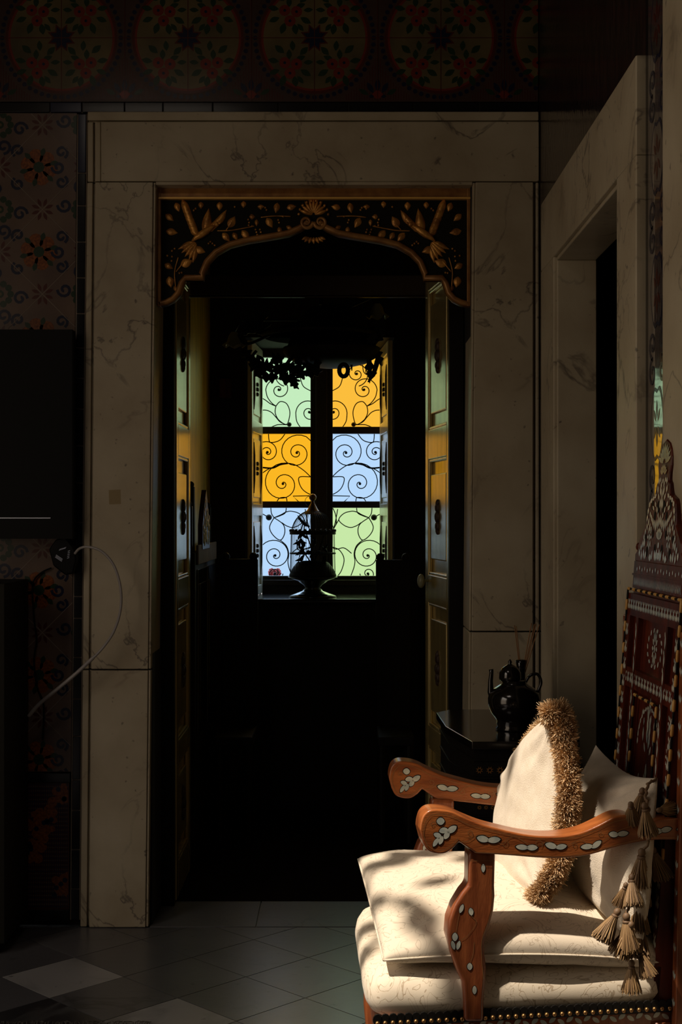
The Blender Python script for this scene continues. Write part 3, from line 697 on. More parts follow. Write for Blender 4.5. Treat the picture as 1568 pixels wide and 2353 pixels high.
for ci, (x0, x1) in enumerate(cols):
    for ri, (y0, y1) in enumerate(rows):
        a = P(x0-2, y1+2, W7); b = P(x1+2, y0-2, W7); m = MB(); m.box((a.x, W7-.001, a.z), (b.x, W7+.001, b.z))
        # single sheet so that the tint applies once
        m = MB(); m.poly([(a.x, W7, a.z), (b.x, W7, a.z), (b.x, W7, b.z), (a.x, W7, b.z)])
        nm = [['green', 'amber', 'blue'], ['orange', 'blue', 'lime']][ci][ri]
        o = m.build('glass_pane', {'green': G_green, 'amber': G_amber, 'blue': G_blue, 'orange': G_orange, 'lime': G_lime}[nm], win)
        o['label'] = {'green': 'pale green glass pane', 'amber': 'deep amber glass pane', 'blue': 'pale blue glass pane', 'orange': 'orange glass pane', 'lime': 'lime green glass pane'}[nm]
# shutters folded back on the splayed recess
def shutter(xa, ya, xb, yb, sg):
    A = Vector((xa, ya, 0)); B = Vector((xb, yb, 0)); d = (B-A); L = d.length; d.normalize(); n = Vector((-d.y, d.x, 0))*sg
    def pt(u, v, z): return A+d*u+n*v+Vector((0, 0, z))
    def bx(m, u0, u1, v0, v1, z0, z1): m.hexa([pt(u0, v0, z0), pt(u1, v0, z0), pt(u1, v1, z0), pt(u0, v1, z0), pt(u0, v0, z1), pt(u1, v0, z1), pt(u1, v1, z1), pt(u0, v1, z1)])
    Zp = [(1.05, 1.40), (1.46, 1.81), (1.87, 2.19)]
    m = MB(); bx(m, 0, L, -.012, .002, RZ0+.004, 2.25); bx(m, 0, .05, .002, .012, RZ0+.004, 2.25); bx(m, L-.05, L, .002, .012, RZ0+.004, 2.25)
    zz = [RZ0+.004]+[z for ab in Zp for z in ab]+[2.25]
    for i in range(0, len(zz), 2): bx(m, .05, L-.05, .002, .012, zz[i], zz[i+1])
    sh = m.build('shutter', M_shutter, win, bevel=.003)
    for z0, z1 in Zp:
        m = MB(); bx(m, .09, L-.09, .002, .009, z0+.03, z1-.03); p = m.build('shutter_panel', M_shutter, sh, bevel=.004)
    m = MB()
    for z0, z1 in Zp:
        zc = (z0+z1)/2
        for q in range(6):
            t = 2*PI*q/6; m.ball(pt(L/2+.012*math.cos(t), .012, zc+.028*math.sin(t)), .007, 8, sc=(1, 1, 1.5))
        for e in (.075, L-.075): m.tube([pt(e, .012, z0+.05), pt(e, .014, zc-.06), pt(e, .014, zc+.06), pt(e, .012, z1-.05)], [.002, .005, .005, .002], 6)
    m.build('shutter_carving', M_orn, sh, smooth=True)
shutter(-0.455, 6.74, -0.428, 7.17, -1); shutter(0.226, 6.74, 0.197, 7.17, 1)
# grille outside
GD = 7.34
gm = MB()
def gpt(x, y): return P(560+x/3.922, 800+y/3.922, GD)
def gline(pts, r=.0028, smooth=True):
    q = catmull([(x, y, 0) for x, y in pts], 7) if smooth else [Vector((x, y, 0)) for x, y in pts]
    for mir in (0, 1):
        gm.tube([gpt(1404-p.x if mir else p.x, p.y) for p in q], r, 6)
def gsp(cx, cy, r0, a0, turns, sense, p=1.3): 
    gline(spiral2(cx, cy, r0, a0, turns, sense, 5, p, 56), smooth=False)
    for mir in (0, 1): gm.ball(gpt(1404-cx if mir else cx, cy)+Vector((0, -.003, 0)), .0075, 8)
# sense +1 = clockwise on screen going outwards
gsp(480, 943, 168, -60, 2.35, 1, 1.45); gline([(564, 797), (605, 835), (640, 880)])
gsp(215, 938, 98, -110, 1.95, -1, 1.2); gline([(181, 846), (120, 850), (60, 880)])
gsp(355, 1222, 190, -80, 2.3, 1, 1.5); gline([(388, 1035), (460, 1050), (540, 1100), (605, 1160)])
gline([(60, 1060), (165, 1075), (260, 1080), (330, 1050), (400, 1038)], .005); gline([(60, 1190), (170, 1125), (215, 1095), (270, 1070)])
gline([(702, 1165), (605, 1160), (510, 1160), (498, 1200), (530, 1270), (600, 1318), (702, 1345)])
gline([(702, 1330), (590, 1330), (445, 1333), (490, 1378), (520, 1400)], smooth=False)
gline([(300, 1385), (320, 1355), (355, 1345), (385, 1350), (392, 1385)])
gline([(225, 770), (228, 820), (240, 848), (290, 845), (335, 822), (375, 770)])
gsp(318, 375, 118, 180, 1.8, -1, 1.3); gline([(200, 375), (215, 440), (255, 495), (292, 522)])
gline([(292, 522), (330, 482), (385, 498), (415, 560), (412, 630), (385, 688), (320, 650), (290, 600), (285, 560), (292, 522)])
gline([(60, 400), (180, 458), (240, 500), (290, 522)]); gline([(60, 580), (180, 558), (245, 575), (290, 620), (330, 665), (390, 692)]); gline([(250, 712), (310, 690), (390, 690)])
for mir in (0, 1): gm.ball(gpt(1404-412 if mir else 412, 688), .0125, 12); gm.ball(gpt(1404-228 if mir else 228, 1525), .0165, 12)
gsp(592, 577, 124, 165, 1.9, -1, 1.3); gline([(472, 609), (480, 660), (512, 712), (560, 760)])
gsp(1404-1020, 232, 112, 100, 2.0, -1, 1.2); gsp(1404-1145, 200, 60, 160, 1.6, 1, 1.1); gline([(605, 385), (545, 350), (520, 300), (515, 240), (560, 200)])
gline([(205, 215), (240, 245), (290, 240), (322, 210), (330, 150)])
gline([(60, 1420), (165, 1490), (228, 1525)]); gline([(275, 1528), (235, 1610), (262, 1680), (330, 1730), (370, 1670), (358, 1590), (275, 1528)])
gline([(275, 1528), (340, 1500), (380, 1478), (430, 1470), (500, 1490), (545, 1545), (500, 1595), (440, 1616), (385, 1600), (345, 1572)])
gline([(246, 1440), (252, 1490), (275, 1528)]); gline([(385, 1440), (375, 1485), (330, 1510), (275, 1528)])
gsp(285, 1868, 148, -140, 2.1, -1, 1.25)
gsp(283, 2032, 72, 0, 1.6, -1, 1.1); gline([(330, 1730), (385, 1780), (407, 1850), (400, 1920), (410, 1980), (440, 2060)])
gline([(600, 1440), (575, 1500), (570, 1580), (610, 1660), (650, 1740), (580, 1810), (500, 1800), (430, 1850)], smooth=True)
gline([(545, 1545), (590, 1620), (575, 1560), (555, 1450)]); gline([(610, 1790), (540, 1820), (498, 1900), (520, 2000), (560, 2060)])
for bx_ in (-0.44, 0.21): gm.box((bx_-.005, GD-.005, RZ0), (bx_+.005, GD+.005, 2.4))
gm.box((-0.47, GD-.004, 1.02), (0.24, GD+.004, 1.03)); gm.box((-0.47, GD-.004, 2.38), (0.24, GD+.004, 2.39))
tag(gm.build('window_grille', M_iron, smooth=True), 'black wrought iron grille of scrolls and leaves outside the coloured window', 'grille')
# geranium outside, low behind the blue pane
fr_ = thing('geranium_flower', P(628, 1345, 7.5), 'red geranium bloom outside behind the bottom left blue pane', 'flower')
m = MB(); rn = random.Random(5)
for q in range(16):
    c = P(rn.uniform(620, 645), rn.uniform(1311, 1326), 7.5)
    for k in range(5):
        t = 2*PI*k/5; m.ball(c+Vector((.008*math.cos(t), rn.uniform(-.01, .01), .008*math.sin(t))), .008, 6, sc=(1, .4, 1))
m.build('petals', M_flower, fr_, smooth=True)
m = MB(); m.tube([P(630, 1320, 7.5), P(631, 1345, 7.5), P(632, 1420, 7.5)], .003, 6); m.build('stem', M_leaf, fr_)
m = MB(); m.box((-.6, 7.42, .78), (.4, 7.62, .86)); struct(m.build('trim_18', M_plaster))

# ================================================================ BIRDCAGE on the sill
cy_ = 6.85; cb = P(719, 1372, cy_); cb.z = RZ0
cage = thing('birdcage', cb, 'ornamental domed birdcage on a flared dark stand on the window sill', 'birdcage')
s_ = cy_/F
rc = 50*s_
zb_ = P(0, 1325, cy_).z
m = MB(); m.lathe([(.001, 0), (56*s_, 0), (56*s_, .006), (40*s_, .018), (24*s_, .03), (18*s_, .045), (22*s_, .06), (40*s_, zb_-RZ0-.018), (56*s_, zb_-RZ0-.006), (57*s_, zb_-RZ0), (.001, zb_-RZ0)], cb, 32)
m.build('stand', M_lacq, cage, smooth=True)
m = MB(); m.lathe([(.001, 0), (54*s_, 0), (54*s_, .01), (50*s_, .03), (44*s_, .05), (36*s_, .07), (22*s_, .078), (.001, .08)], (cb.x, cb.y, zb_), 32); m.build('moss_base', M_blackmetal, cage, smooth=True)
m = MB(); zd = P(0, 1230, cy_).z; zt_ = P(0, 1178, cy_).z
for q in range(40):
    t = 2*PI*q/40; u = Vector((math.cos(t), math.sin(t), 0))
    pa = [Vector((cb.x, cb.y, zb_))+u*rc*1.04, Vector((cb.x, cb.y, zd))+u*rc]
    for k in range(1, 9):
        a_ = PI/2*k/9; pa.append(Vector((cb.x, cb.y, zd+(zt_-zd)*1.12*math.sin(a_)))+u*rc*math.cos(a_))
    m.tube(pa, .0009, 4)
m.build('bars', M_blackmetal, cage)
for py_, th_ in ((1223, 5), (1271, 2)):
    m = MB(); z_ = P(0, py_, cy_).z; m.lathe([(rc*.96, -th_*s_), (rc*1.06, -th_*s_), (rc*1.06, th_*s_*.6), (rc*.96, th_*s_*.6), (rc*.96, -th_*s_)], (cb.x, cb.y, z_), 40)
    if th_ > 3:
        for q in range(26):
            t = 2*PI*q/26; m.ball((cb.x+rc*1.03*math.cos(t), cb.y+rc*1.03*math.sin(t), z_+.008), .006, 6, sc=(1, 1, 1.3))
    m.build('hoop', M_blackmetal, cage)
zc = P(0, 1180, cy_).z
m = MB(); m.lathe([(.001, -.004), (20*s_, -.004), (17*s_, .006), (12*s_, .02), (7*s_, .04), (3.5*s_, .055), (3*s_, .065), (.001, .066)], (cb.x, cb.y, zc), 20); m.ball((cb.x, cb.y, P(0, 1143, cy_).z), 8.5*s_, 14); 
m.build('cage_top', M_brass, cage, smooth=True)
m = MB(); ring = [Vector((cb.x-.012, cb.y, P(0, 1152, cy_).z))+Vector((.026*math.cos(t), 0, .026*math.sin(t))) for t in [2*PI*k/20 for k in range(21)]]; m.tube(ring, .0012, 5); m.build('carry_ring', M_blackmetal, cage)
m = MB(); rn = random.Random(11)
for q in range(26):
    x, y = rn.uniform(682, 750), rn.uniform(1228, 1300); dd = cy_+rn.uniform(-.05, .05)
    a_ = rn.uniform(0, 360)
    L = 14; p0 = P(x, y, dd); u = Vector((math.cos(math.radians(a_)), rn.uniform(-.5, .5), math.sin(math.radians(a_)))).normalized()
    m.tube([p0-u*L*s_*.8, p0, p0+u*L*s_*.8], [.001, .008, .001], 6)
    m.ball(p0+u*.01, rn.uniform(.005, .011), 7)
for st in ([(719, 1300), (700, 1270), (690, 1240), (700, 1215)], [(719, 1300), (716, 1260), (704, 1225)], [(719, 1300), (735, 1260), (745, 1230)], [(700, 1270), (684, 1262), (682, 1240)]):
    m.tube([P(x, y, cy_) for x, y in st], .0035, 6)
m.build('foliage', M_blackmetal, cage)
m = MB(); m.tube([P(684, 1184, cy_), P(692, 1196, cy_), P(703, 1206, cy_), P(713, 1210, cy_)], [.001, .007, .009, .001], 8); m.tube([P(697, 1200, cy_), P(692, 1220, cy_)], .003, 6); m.tube([P(700, 1204, cy_), P(699, 1222, cy_)], .003, 6); m.ball(P(689, 1192, cy_), .0075, 8)
m.build('bird_figure', M_blackmetal, cage)

# ================================================================ dark silhouettes either side of the window
def dark_chair(xc, w, y, ztop, label):
    r = thing('wooden_chair', (xc, y, 0.006), label, 'chair')
    m = MB(); m.box((xc-w/2, y+.16, .42), (xc+w/2, y+.19, ztop-.02)); m.ball((xc-w/2+.02, y+.175, ztop-.01), .02, 10); m.ball((xc+w/2-.02, y+.175, ztop-.01), .02, 10); m.build('backrest', M_ebony, r, bevel=.008)
    m = MB(); m.box((xc-w/2, y-.19, .42), (xc+w/2, y+.16, .46)); m.build('seat', M_ebony, r, bevel=.008)
    for sx in (-1, 1):
        for sy in (-.17, .165):
            m = MB(); cx = xc+sx*(w/2-.02); m.tube([(cx, y+sy, .006), (cx, y+sy, .43)], [.012, .018], 10); m.build('leg', M_ebony, r)
dark_chair(P(548, 0, 6.2).x-.0, .165, 6.1, 1.225, 'dark wooden chair back at the left of the window')
dark_chair(P(905, 0, 6.2).x+.0, .155, 6.1, 1.222, 'dark wooden chair back at the right of the window')
# tall cabinet with pointed carved crest on the left alcove wall
cbx = thing('carved_cabinet', (XL+.03, 6.1, .006), 'narrow carved cabinet with pointed crest against the left side of the small room', 'cabinet')
m = MB(); m.box((XL+.002, 5.62, .006), (XL+.045, 6.50, 1.25)); m.build('body', M_ebony, cbx, bevel=.004)
m = MB(); m.box((XL+.045, 5.66, 1.20), (XL+.055, 6.46, 1.28)); m.build('top_rail', M_plaster, cbx, bevel=.003)
m = MB()
cr = [(5.80, 1.26), (5.80, 1.36), (5.84, 1.41), (5.88, 1.45), (5.92, 1.485), (5.95, 1.51), (5.98, 1.485), (6.03, 1.43), (6.08, 1.39), (6.10, 1.34), (6.10, 1.26)]
m.prism([(XL+.058, y, z) for y, z in cr], (-.02, 0, 0)); rn = random.Random(21)
for q in range(60):
    y, z = rn.uniform(5.82, 6.08), rn.uniform(1.28, 1.46)
    if z > 1.49-abs(y-5.95)*.8: continue
    m.ball((XL+.058, y, z), .008, 6, 1, sc=(.5, 1, 2))
m.build('pointed_crest', [M_woodback, M_brass], cbx)
for yy, zz_ in ((5.66, 1.44), (6.44, 1.44), (5.74, 1.52)):
    m = MB(); m.box((XL+.002, yy-.018, 1.25), (XL+.03, yy+.018, zz_)); m.ball((XL+.016, yy, zz_+.008), .014, 8); m.build('post', M_ebony, cbx, bevel=.003)
for y0, y1 in ((5.68, 6.05), (6.07, 6.44)):
    m = MB(); m.box((XL+.045, y0, .5), (XL+.052, y1, 1.18)); m.box((XL+.052, y0+.05, .56), (XL+.056, y1-.05, 1.12)); m.build('door_panel', M_lacq, cbx, bevel=.003)

# ================================================================ CHANDELIER
chy = 5.9; cs = chy/F
chc = P(738, 780, chy)
ch = thing('chandelier', Vector((chc.x, chy, 2.9)), 'dark metal chandelier with leafy arms hanging in front of the coloured window', 'chandelier')
m = MB(); m.tube([(chc.x, chy, 2.9), (chc.x, chy, P(0, 700, chy).z)], .009, 8); m.lathe([(.001, 0), (.05, 0), (.02, -.03), (.001, -.032)], (chc.x, chy, 2.9), 20)
m.build('rod', M_blackmetal, ch, smooth=True)
m = MB(); zc0 = P(0, 846, chy).z
m.lathe([(.001, 0), (.05, .002), (.10, .010), (.15, .022), (.19, .045), (.205, .07), (.205, .085), (.19, .085), (.15, .19), (.10, .25), (.03, .27), (.001, .28)], (P(762, 0, chy).x-.0, chy, zc0), 40)
m.build('bowl', M_blackmetal, ch, smooth=True)
m = MB(); m.lathe([(.24, -.012), (.255, 0), (.24, .012), (.225, 0), (.24, -.012)], (chc.x, chy, P(0, 770, chy).z), 48); m.build('ring', M_blackmetal, ch, smooth=True)
def acanthus(m, x, y, L, W, an, d):
    """a lobed metal leaf with depth"""
    a = math.radians(an); ca, sa = math.cos(a), math.sin(a); n = 14; up = []; dn = []
    for i in range(n+1):
        t = i/n; ww = W/2*math.sin(PI*t**.8)*(1+.45*math.cos(6*PI*t))+.4
        up.append((t*L, ww)); dn.append((t*L, -ww))
    pts = up+dn[::-1][1:-1]
    q = [(x+u*ca-v*sa, y+u*sa+v*ca) for u, v in pts]
    m.prism([P(a_, b_, d) for a_, b_ in q], (0, .006, 0))
lv = [(600, 838, 34, 26, 10), (622, 832, 34, 30, -20), (648, 838, 36, 28, 15), (676, 832, 34, 30, -10), (700, 838, 30, 26, 20), (640, 866, 44, 22, 178), (640, 868, 52, 22, 8), (700, 862, 44, 20, -15), (612, 848, 34, 22, 150), (660, 845, 36, 24, 20), (706, 852, 40, 20, -30), (665, 875, 30, 12, 40), (604, 836, 30, 20, 190), (628, 842, 40, 28, 30), (596, 820, 40, 26, 120), (680, 838, 40, 30, 60),
      (560, 800, 40, 22, 60), (845, 826, 50, 14, 80), (852, 820, 62, 12, 92), (862, 800, 44, 20, 70), (850, 795, 40, 20, -70), (862, 790, 50, 18, -60), (870, 770, 50, 16, -75), (600, 770, 60, 40, -100), (560, 770, 50, 30, -60)]
for i, (x, y, L, W, an) in enumerate(lv):
    m = MB(); acanthus(m, x, y, L, W, an, chy-.1+.02*(i % 5)); m.build('metal_leaf', M_blackmetal, ch)
arms_ = ([(738, 720), (690, 800), (640, 850), (600, 842), (582, 820), (590, 806)], [(738, 720), (800, 790), (845, 810), (862, 790), (866, 760)], [(738, 720), (640, 760), (570, 790), (545, 770)],
         [(664, 870), (690, 850), (710, 835)], [(655, 884), (668, 868), (690, 855)], [(640, 850), (668, 868), (685, 885)], [(575, 826), (585, 846), (600, 844), (604, 826), (590, 818)])
for st in arms_:
    m = MB(); q = catmull([(x, y, 0) for x, y in st], 8); m.tube([P(p.x, p.y, chy-.06) for p in q], .0065, 8); m.build('arm', M_blackmetal, ch, smooth=True)
m = MB(); q = [P(790+10*math.cos(t), 851+14*math.sin(t), chy-.15) for t in [2*PI*k/20 for k in range(21)]]; m.tube(q, .009, 8); m.build('pendant_loop', M_blackmetal, ch, smooth=True); m = MB(); m.tube([P(808, 838, chy-.15), P(809, 852, chy-.15)], [.006, .002], 6); m.build('pendant_stub', M_blackmetal, ch, smooth=True); m = MB(); m.tube([P(868, 812, chy-.1), P(866, 836, chy-.1), P(858, 862, chy-.1), P(846, 878, chy-.1)], [.003, .011, .009, .003], 8); m.build('pendant_drop', M_blackmetal, ch, smooth=True)
for (x, y, d) in ((538, 796, 5.85), (868, 730, 6.0)):
    m = MB(); c = P(x, y, d); n = 28; prof = [(.012, .06), (.022, .045), (.030, .02), (.045, 0)]
    vs = []; 
    for (r, z) in prof:
        for k in range(n):
            t = 2*PI*k/n; rr_ = r*(1+(.14*math.cos(6*t) if r > .03 else 0)); vs.append(c+Vector((rr_*math.cos(t), rr_*math.sin(t), z+(.006*math.cos(6*t) if r > .03 else 0))))
    fs = [(i*n+k, i*n+(k+1) % n, (i+1)*n+(k+1) % n, (i+1)*n+k) for i in range(3) for k in range(n)]
    m.add(vs, fs); m.tube([c+Vector((0, 0, .06)), c+Vector((.03, 0, .11)), P(738, 735, chy)], .005, 6, 1)
    o = m.build('glass_shade', [M_glassclear, M_blackmetal], ch, smooth=True); 
# small framed wall lamp glimpsed left of the window (amber edge)
m = MB(); m.box((P(502, 0, 6.6).x, 6.66, P(0, 912, 6.6).z), (P(527, 0, 6.6).x, 6.72, P(0, 866, 6.6).z)); tag(m.build('wall_box', M_woodback, bevel=.004), 'small dark wooden box fixed on the wall left of the window', 'wall box')

# ================================================================ LEFT SIDE THINGS
tv = thing('flat_screen', P(-60, 1240, 4.60), 'black flat screen on the tiled wall at the left edge', 'screen')
m = MB(); m.prism([P(-420, 757, 4.66), P(166, 757, 4.66), P(166, 1238, 4.66), P(-420, 1238, 4.66)], (0, .06, 0)); m.build('casing', M_screen, tv)
m = MB(); m.prism([P(-415, 1189.2, 4.655), P(116, 1189.2, 4.655), P(116, 1191.4, 4.655), P(-415, 1191.4, 4.655)], (0, .006, 0)); o = m.build('bezel_edge', M_bezel, tv); o['label'] = 'thin pale grey metal edge'
m = MB(); m.box((P(-420, 0, 4.5).x, 4.42, 0.04), (P(64, 0, 4.74).x, YB-.02, P(0, 1340, 4.45).z)); m.box((P(-420, 0, 4.5).x+.02, 4.45, 0.0), (P(60, 0, 4.74).x-.02, YB-.03, .04))
m.box((P(-300, 0, 4.42).x, 4.412, P(0, 1990, 4.42).z), (P(-10, 0, 4.42).x, 4.42, P(0, 1390, 4.42).z))
tag(m.build('low_cabinet', M_cab, bevel=.004), 'dark olive wooden cabinet standing at the left edge below the screen', 'cabinet')
dv = thing('ribbed_device', P(142, 1325, 4.70), 'small black ribbed device on the wall with a clear hose, left of the marble doorway', 'device')
m = MB(); m.prism([P(x, y, 4.68) for x, y in [(112, 1262), (128, 1240), (150, 1232), (172, 1262), (176, 1285), (168, 1318), (150, 1322), (122, 1300)]], (0, .07, 0)); m.build('body', M_screen, dv, bevel=.006)
m = MB()
for k in range(5):
    m.tube([P(136+k*3.2, 1265-k*1, 4.676), P(139+k*3.2, 1261-k*1, 4.676)], .0012, 5); m.tube([P(156-k*.4, 1267+k*4, 4.676), P(161-k*.4, 1265+k*4, 4.676)], .0012, 5)
for k in range(3): m.tube([P(127+k*1, 1280+k*1.5-2*k*2, 4.676), P(142+k*1, 1290+k*1.5-2*k*2, 4.676)], .0012, 5)
m.build('ribs', M_bezel, dv)
m = MB(); q = catmull([(x, y, 0) for x, y in [(172, 1272), (184, 1260), (205, 1257), (235, 1268), (262, 1300), (277, 1350), (277, 1400), (262, 1450), (235, 1490), (205, 1520), (170, 1552), (130, 1585), (90, 1618), (66, 1646)]], 8)
m.tube([P(p.x, p.y, 4.66-.03*math.sin(PI*i/len(q))) for i, p in enumerate(q)], [.0045 if i < 70 else .0065 for i in range(len(q))], 10); tag(m.build('hose', M_hose, smooth=True), 'pale translucent hose curving across the left marble jamb down to the cabinet', 'hose')
m = MB(); q = catmull([(x, y, 0) for x, y in [(118, 1305), (92, 1318), (75, 1345), (78, 1420), (84, 1470), (78, 1520), (86, 1580), (100, 1620), (98, 1700)]], 6); m.tube([P(p.x, p.y, 4.745) for p in q], .003, 6); tag(m.build('cable', M_screen, smooth=True), 'thin black cable running down the flowered tiles from the ribbed device', 'cable')
# yellowed tape on the jamb
m = MB(); m.prism([P(250, 1126, YF-.0005), P(277, 1125, YF-.0005), P(278, 1158, YF-.0005), P(251, 1159, YF-.0005)], (0, .0004, 0)); tag(m.build('tape_patch', mat('old_tape', (.30, .22, .10, 1), .5)), 'square of yellowed tape stuck on the left marble jamb', 'tape')
# rug edge with fringe at the bottom left
rgx = thing('fringed_rug', (-1.0, 3.45, 0), 'black rug with pale fringe at the bottom left of the floor', 'rug')
m = MB(); m.box((-2.0, 2.4, 0), (-0.52, 3.80, .008)); m.build('rug_body', M_rug, rgx)
m = MB(); rn = random.Random(2)
for q in range(260):
    x = -1.98+q*.0056; 
    m.tube([(x, 3.80, .005), (x+rn.uniform(-.006, .006), 3.82+rn.uniform(0, .01), .006+rn.uniform(0, .006)), (x+rn.uniform(-.012, .012), 3.84+rn.uniform(0, .012), .003)], [.0012, .001, .0006], 4)
o = m.build('fringe', M_fringe, rgx); o['kind'] = 'stuff'

# ================================================================ SIDE TABLE with teapot and incense
TZ = 0.78
tb = thing('octagonal_table', (0.49, 4.15, 0), 'black lacquered inlaid table against the right wall carrying the teapot', 'table')
top = [(0.352, 3.82), (0.62, 3.82), (0.655, 3.86), (0.655, 4.42), (0.60, 4.46), (0.34, 4.46), (0.292, 4.39), (0.300, 4.10)]
def shrink(pl, f, c=(.48, 4.14)): return [(c[0]+(x-c[0])*f, c[1]+(y-c[1])*f) for x, y in pl]
m = MB(); m.prism([(x, y, TZ-.022) for x, y in top], (0, 0, .022)); m.build('table_top', M_lacq, tb, bevel=.003)
m = MB(); m.prism([(x, y, TZ-.27) for x, y in shrink(top, .93)], (0, 0, .248)); 
for z in (TZ-.055, TZ-.105, TZ-.16, TZ-.21): m.prism([(x, y, z) for x, y in shrink(top, .95)], (0, 0, .004))
yf_ = 4.14-.32*.93-.001
rn = random.Random(8)
for zr, st_ in ((TZ-.082, .022), (TZ-.132, .014), (TZ-.185, .014)):
    x = .375
    while x < .60:
        for an in range(0, 180, 45): m.poly([(px_, yf_-.0005, pz_) for px_, pz_ in leaf2(x, zr, st_, st_*.22, an+20, 4)], 1)
        x += st_*1.3
m.build('apron', [M_ebony, M_goldwood], tb)
for (x, y) in ((.37, 3.90), (.60, 3.90), (.36, 4.38), (.60, 4.38)):
    m = MB(); m.tube([(x, y, 0), (x, y, .04), (x, y, .3), (x, y, .52)], [.016, .012, .02, .024], 12); m.build('leg', M_ebony, tb, smooth=True)
m = MB(); m.prism([(x, y, .18) for x, y in shrink(top, .8)], (0, 0, .015)); m.build('lower_shelf', M_ebony, tb)
# teapot
tp0 = Vector((0.495, 4.04, TZ)); k_ = 4.04/F
tp = thing('teapot', tp0, 'black glossy lidded teapot with tall spout on the lacquered table', 'teapot')
m = MB(); m.lathe([(.001, 0), (.050, 0), (.054, .004), (.048, .010), (.052, .018), (.050, .026), (.056, .034), (.068, .05), (.075, .07), (.076, .09), (.072, .105), (.058, .120), (.042, .130), (.036, .134), (.036, .142), (.001, .142)], tp0, 40); m.build('body', M_lacq, tp, smooth=True)
m = MB(); m.lathe([(.001, .142), (.030, .142), (.032, .150), (.031, .165), (.024, .178), (.012, .186), (.004, .190), (.006, .195), (.004, .200), (.001, .204)], tp0+Vector((-.012, 0, 0)), 28); m.build('lid', M_lacq, tp, smooth=True)
m = MB(); q = [P(1133, 1605, 4.04), P(1128, 1590, 4.04), P(1128, 1565, 4.04), P(1130, 1545, 4.04), P(1129, 1538, 4.04)]; m.tube([tp0+Vector((-.05, 0, .09))]+q, [.014, .012, .009, .007, .006, .007], 12); m.build('spout', M_lacq, tp, smooth=True)
m = MB(); hp = catmull([tp0+Vector((.03, 0, .13)), tp0+Vector((.045, 0, .155)), tp0+Vector((.068, 0, .16)), tp0+Vector((.078, 0, .135)), tp0+Vector((.066, 0, .105))], 6); m.tube(hp, .0045, 8); m.build('handle', M_lacq, tp, smooth=True)
# incense holder just behind the pot and its sticks
ih = Vector((0.530, 4.16, TZ)); m = MB(); m.lathe([(.001, 0), (.022, 0), (.018, .02), (.014, .10), (.013, .17), (.017, .19), (.001, .19)], ih, 20); tag(m.build('incense_holder', M_lacq, smooth=True), 'dark slender incense holder behind the black teapot', 'incense holder')
ILAB = {1183: 'thin incense stick, left one of the pair leaning left behind the teapot lid', 1187: 'thin incense stick, right one of the pair leaning left behind the teapot lid', 1222: 'thin incense stick, leftmost of the four leaning right above the teapot', 1229: 'thin incense stick, second from the left of the four leaning right above the teapot', 1233: 'thin incense stick, third from the left of the four leaning right above the teapot', 1240: 'thin incense stick, rightmost of the four leaning right above the teapot'}
for (bx0, by0, tx, ty) in ((1196, 1530, 1183, 1437), (1198, 1530, 1187, 1439), (1200, 1535, 1222, 1432), (1201, 1535, 1229, 1434), (1203, 1535, 1233, 1433), (1205, 1535, 1240, 1435)):
    m = MB(); a = P(bx0, by0+18, 4.16); b = P(tx, ty, 4.14); m.tube([a, b], .0016, 6); 
    tag(m.build('incense_stick', M_stick, origin=a), ILAB[tx], 'incense stick', 'incense sticks behind the teapot')

# ================================================================ ARMCHAIR
K = 0.965
def PK(px, py, d): return P(px, py, d*K)
N0 = Vector((.052*K, 2.579*K, 0)); ax = math.radians(1.5); A = Vector((math.cos(ax), math.sin(ax), 0)); B = Vector((-math.sin(ax), math.cos(ax), 0))
HW = .2485; O = N0+B*HW; TP = math.tan(math.radians(5.0))
ZN = EYE-1160*2.579*K/F      # nail line
def hw(s): return HW-TP*s
def M(s, t, z): return Vector((O.x, O.y, z))+A*s+B*t
chair = thing('armchair', Vector((O.x, O.y, 0)), 'carved walnut armchair inlaid with mother-of-pearl, upholstered in cream damask', 'armchair')
# vertical plane through the near side, offset outward by off; returns world point for a pixel
a8 = ax+math.radians(5.0); U8 = Vector((math.cos(a8), math.sin(a8), 0)); N8 = Vector((math.sin(a8), -math.cos(a8), 0))
def side(px, py, off):
    r = Vector(((px-VX)/F, 1, -(py-VY)/F)); C = Vector((0, 0, EYE)); q = N0+N8*off
    t = (q-C).dot(N8)/r.dot(N8); return C+r*t
def to_local(p): v = p-O; return v.dot(A), v.dot(B), p.z
# --- seat rail, legs, padded seat
m = MB()
def ring(off, z): return [M(.010, -hw(0)-off, z), M(.555, -hw(.555)-off, z), M(.555, hw(.555)+off, z), M(.010, hw(0)+off, z)]
a_, b_ = ring(.010, ZN-.085), ring(.010, ZN-.002); m.hexa(a_+b_)
rn = random.Random(4)
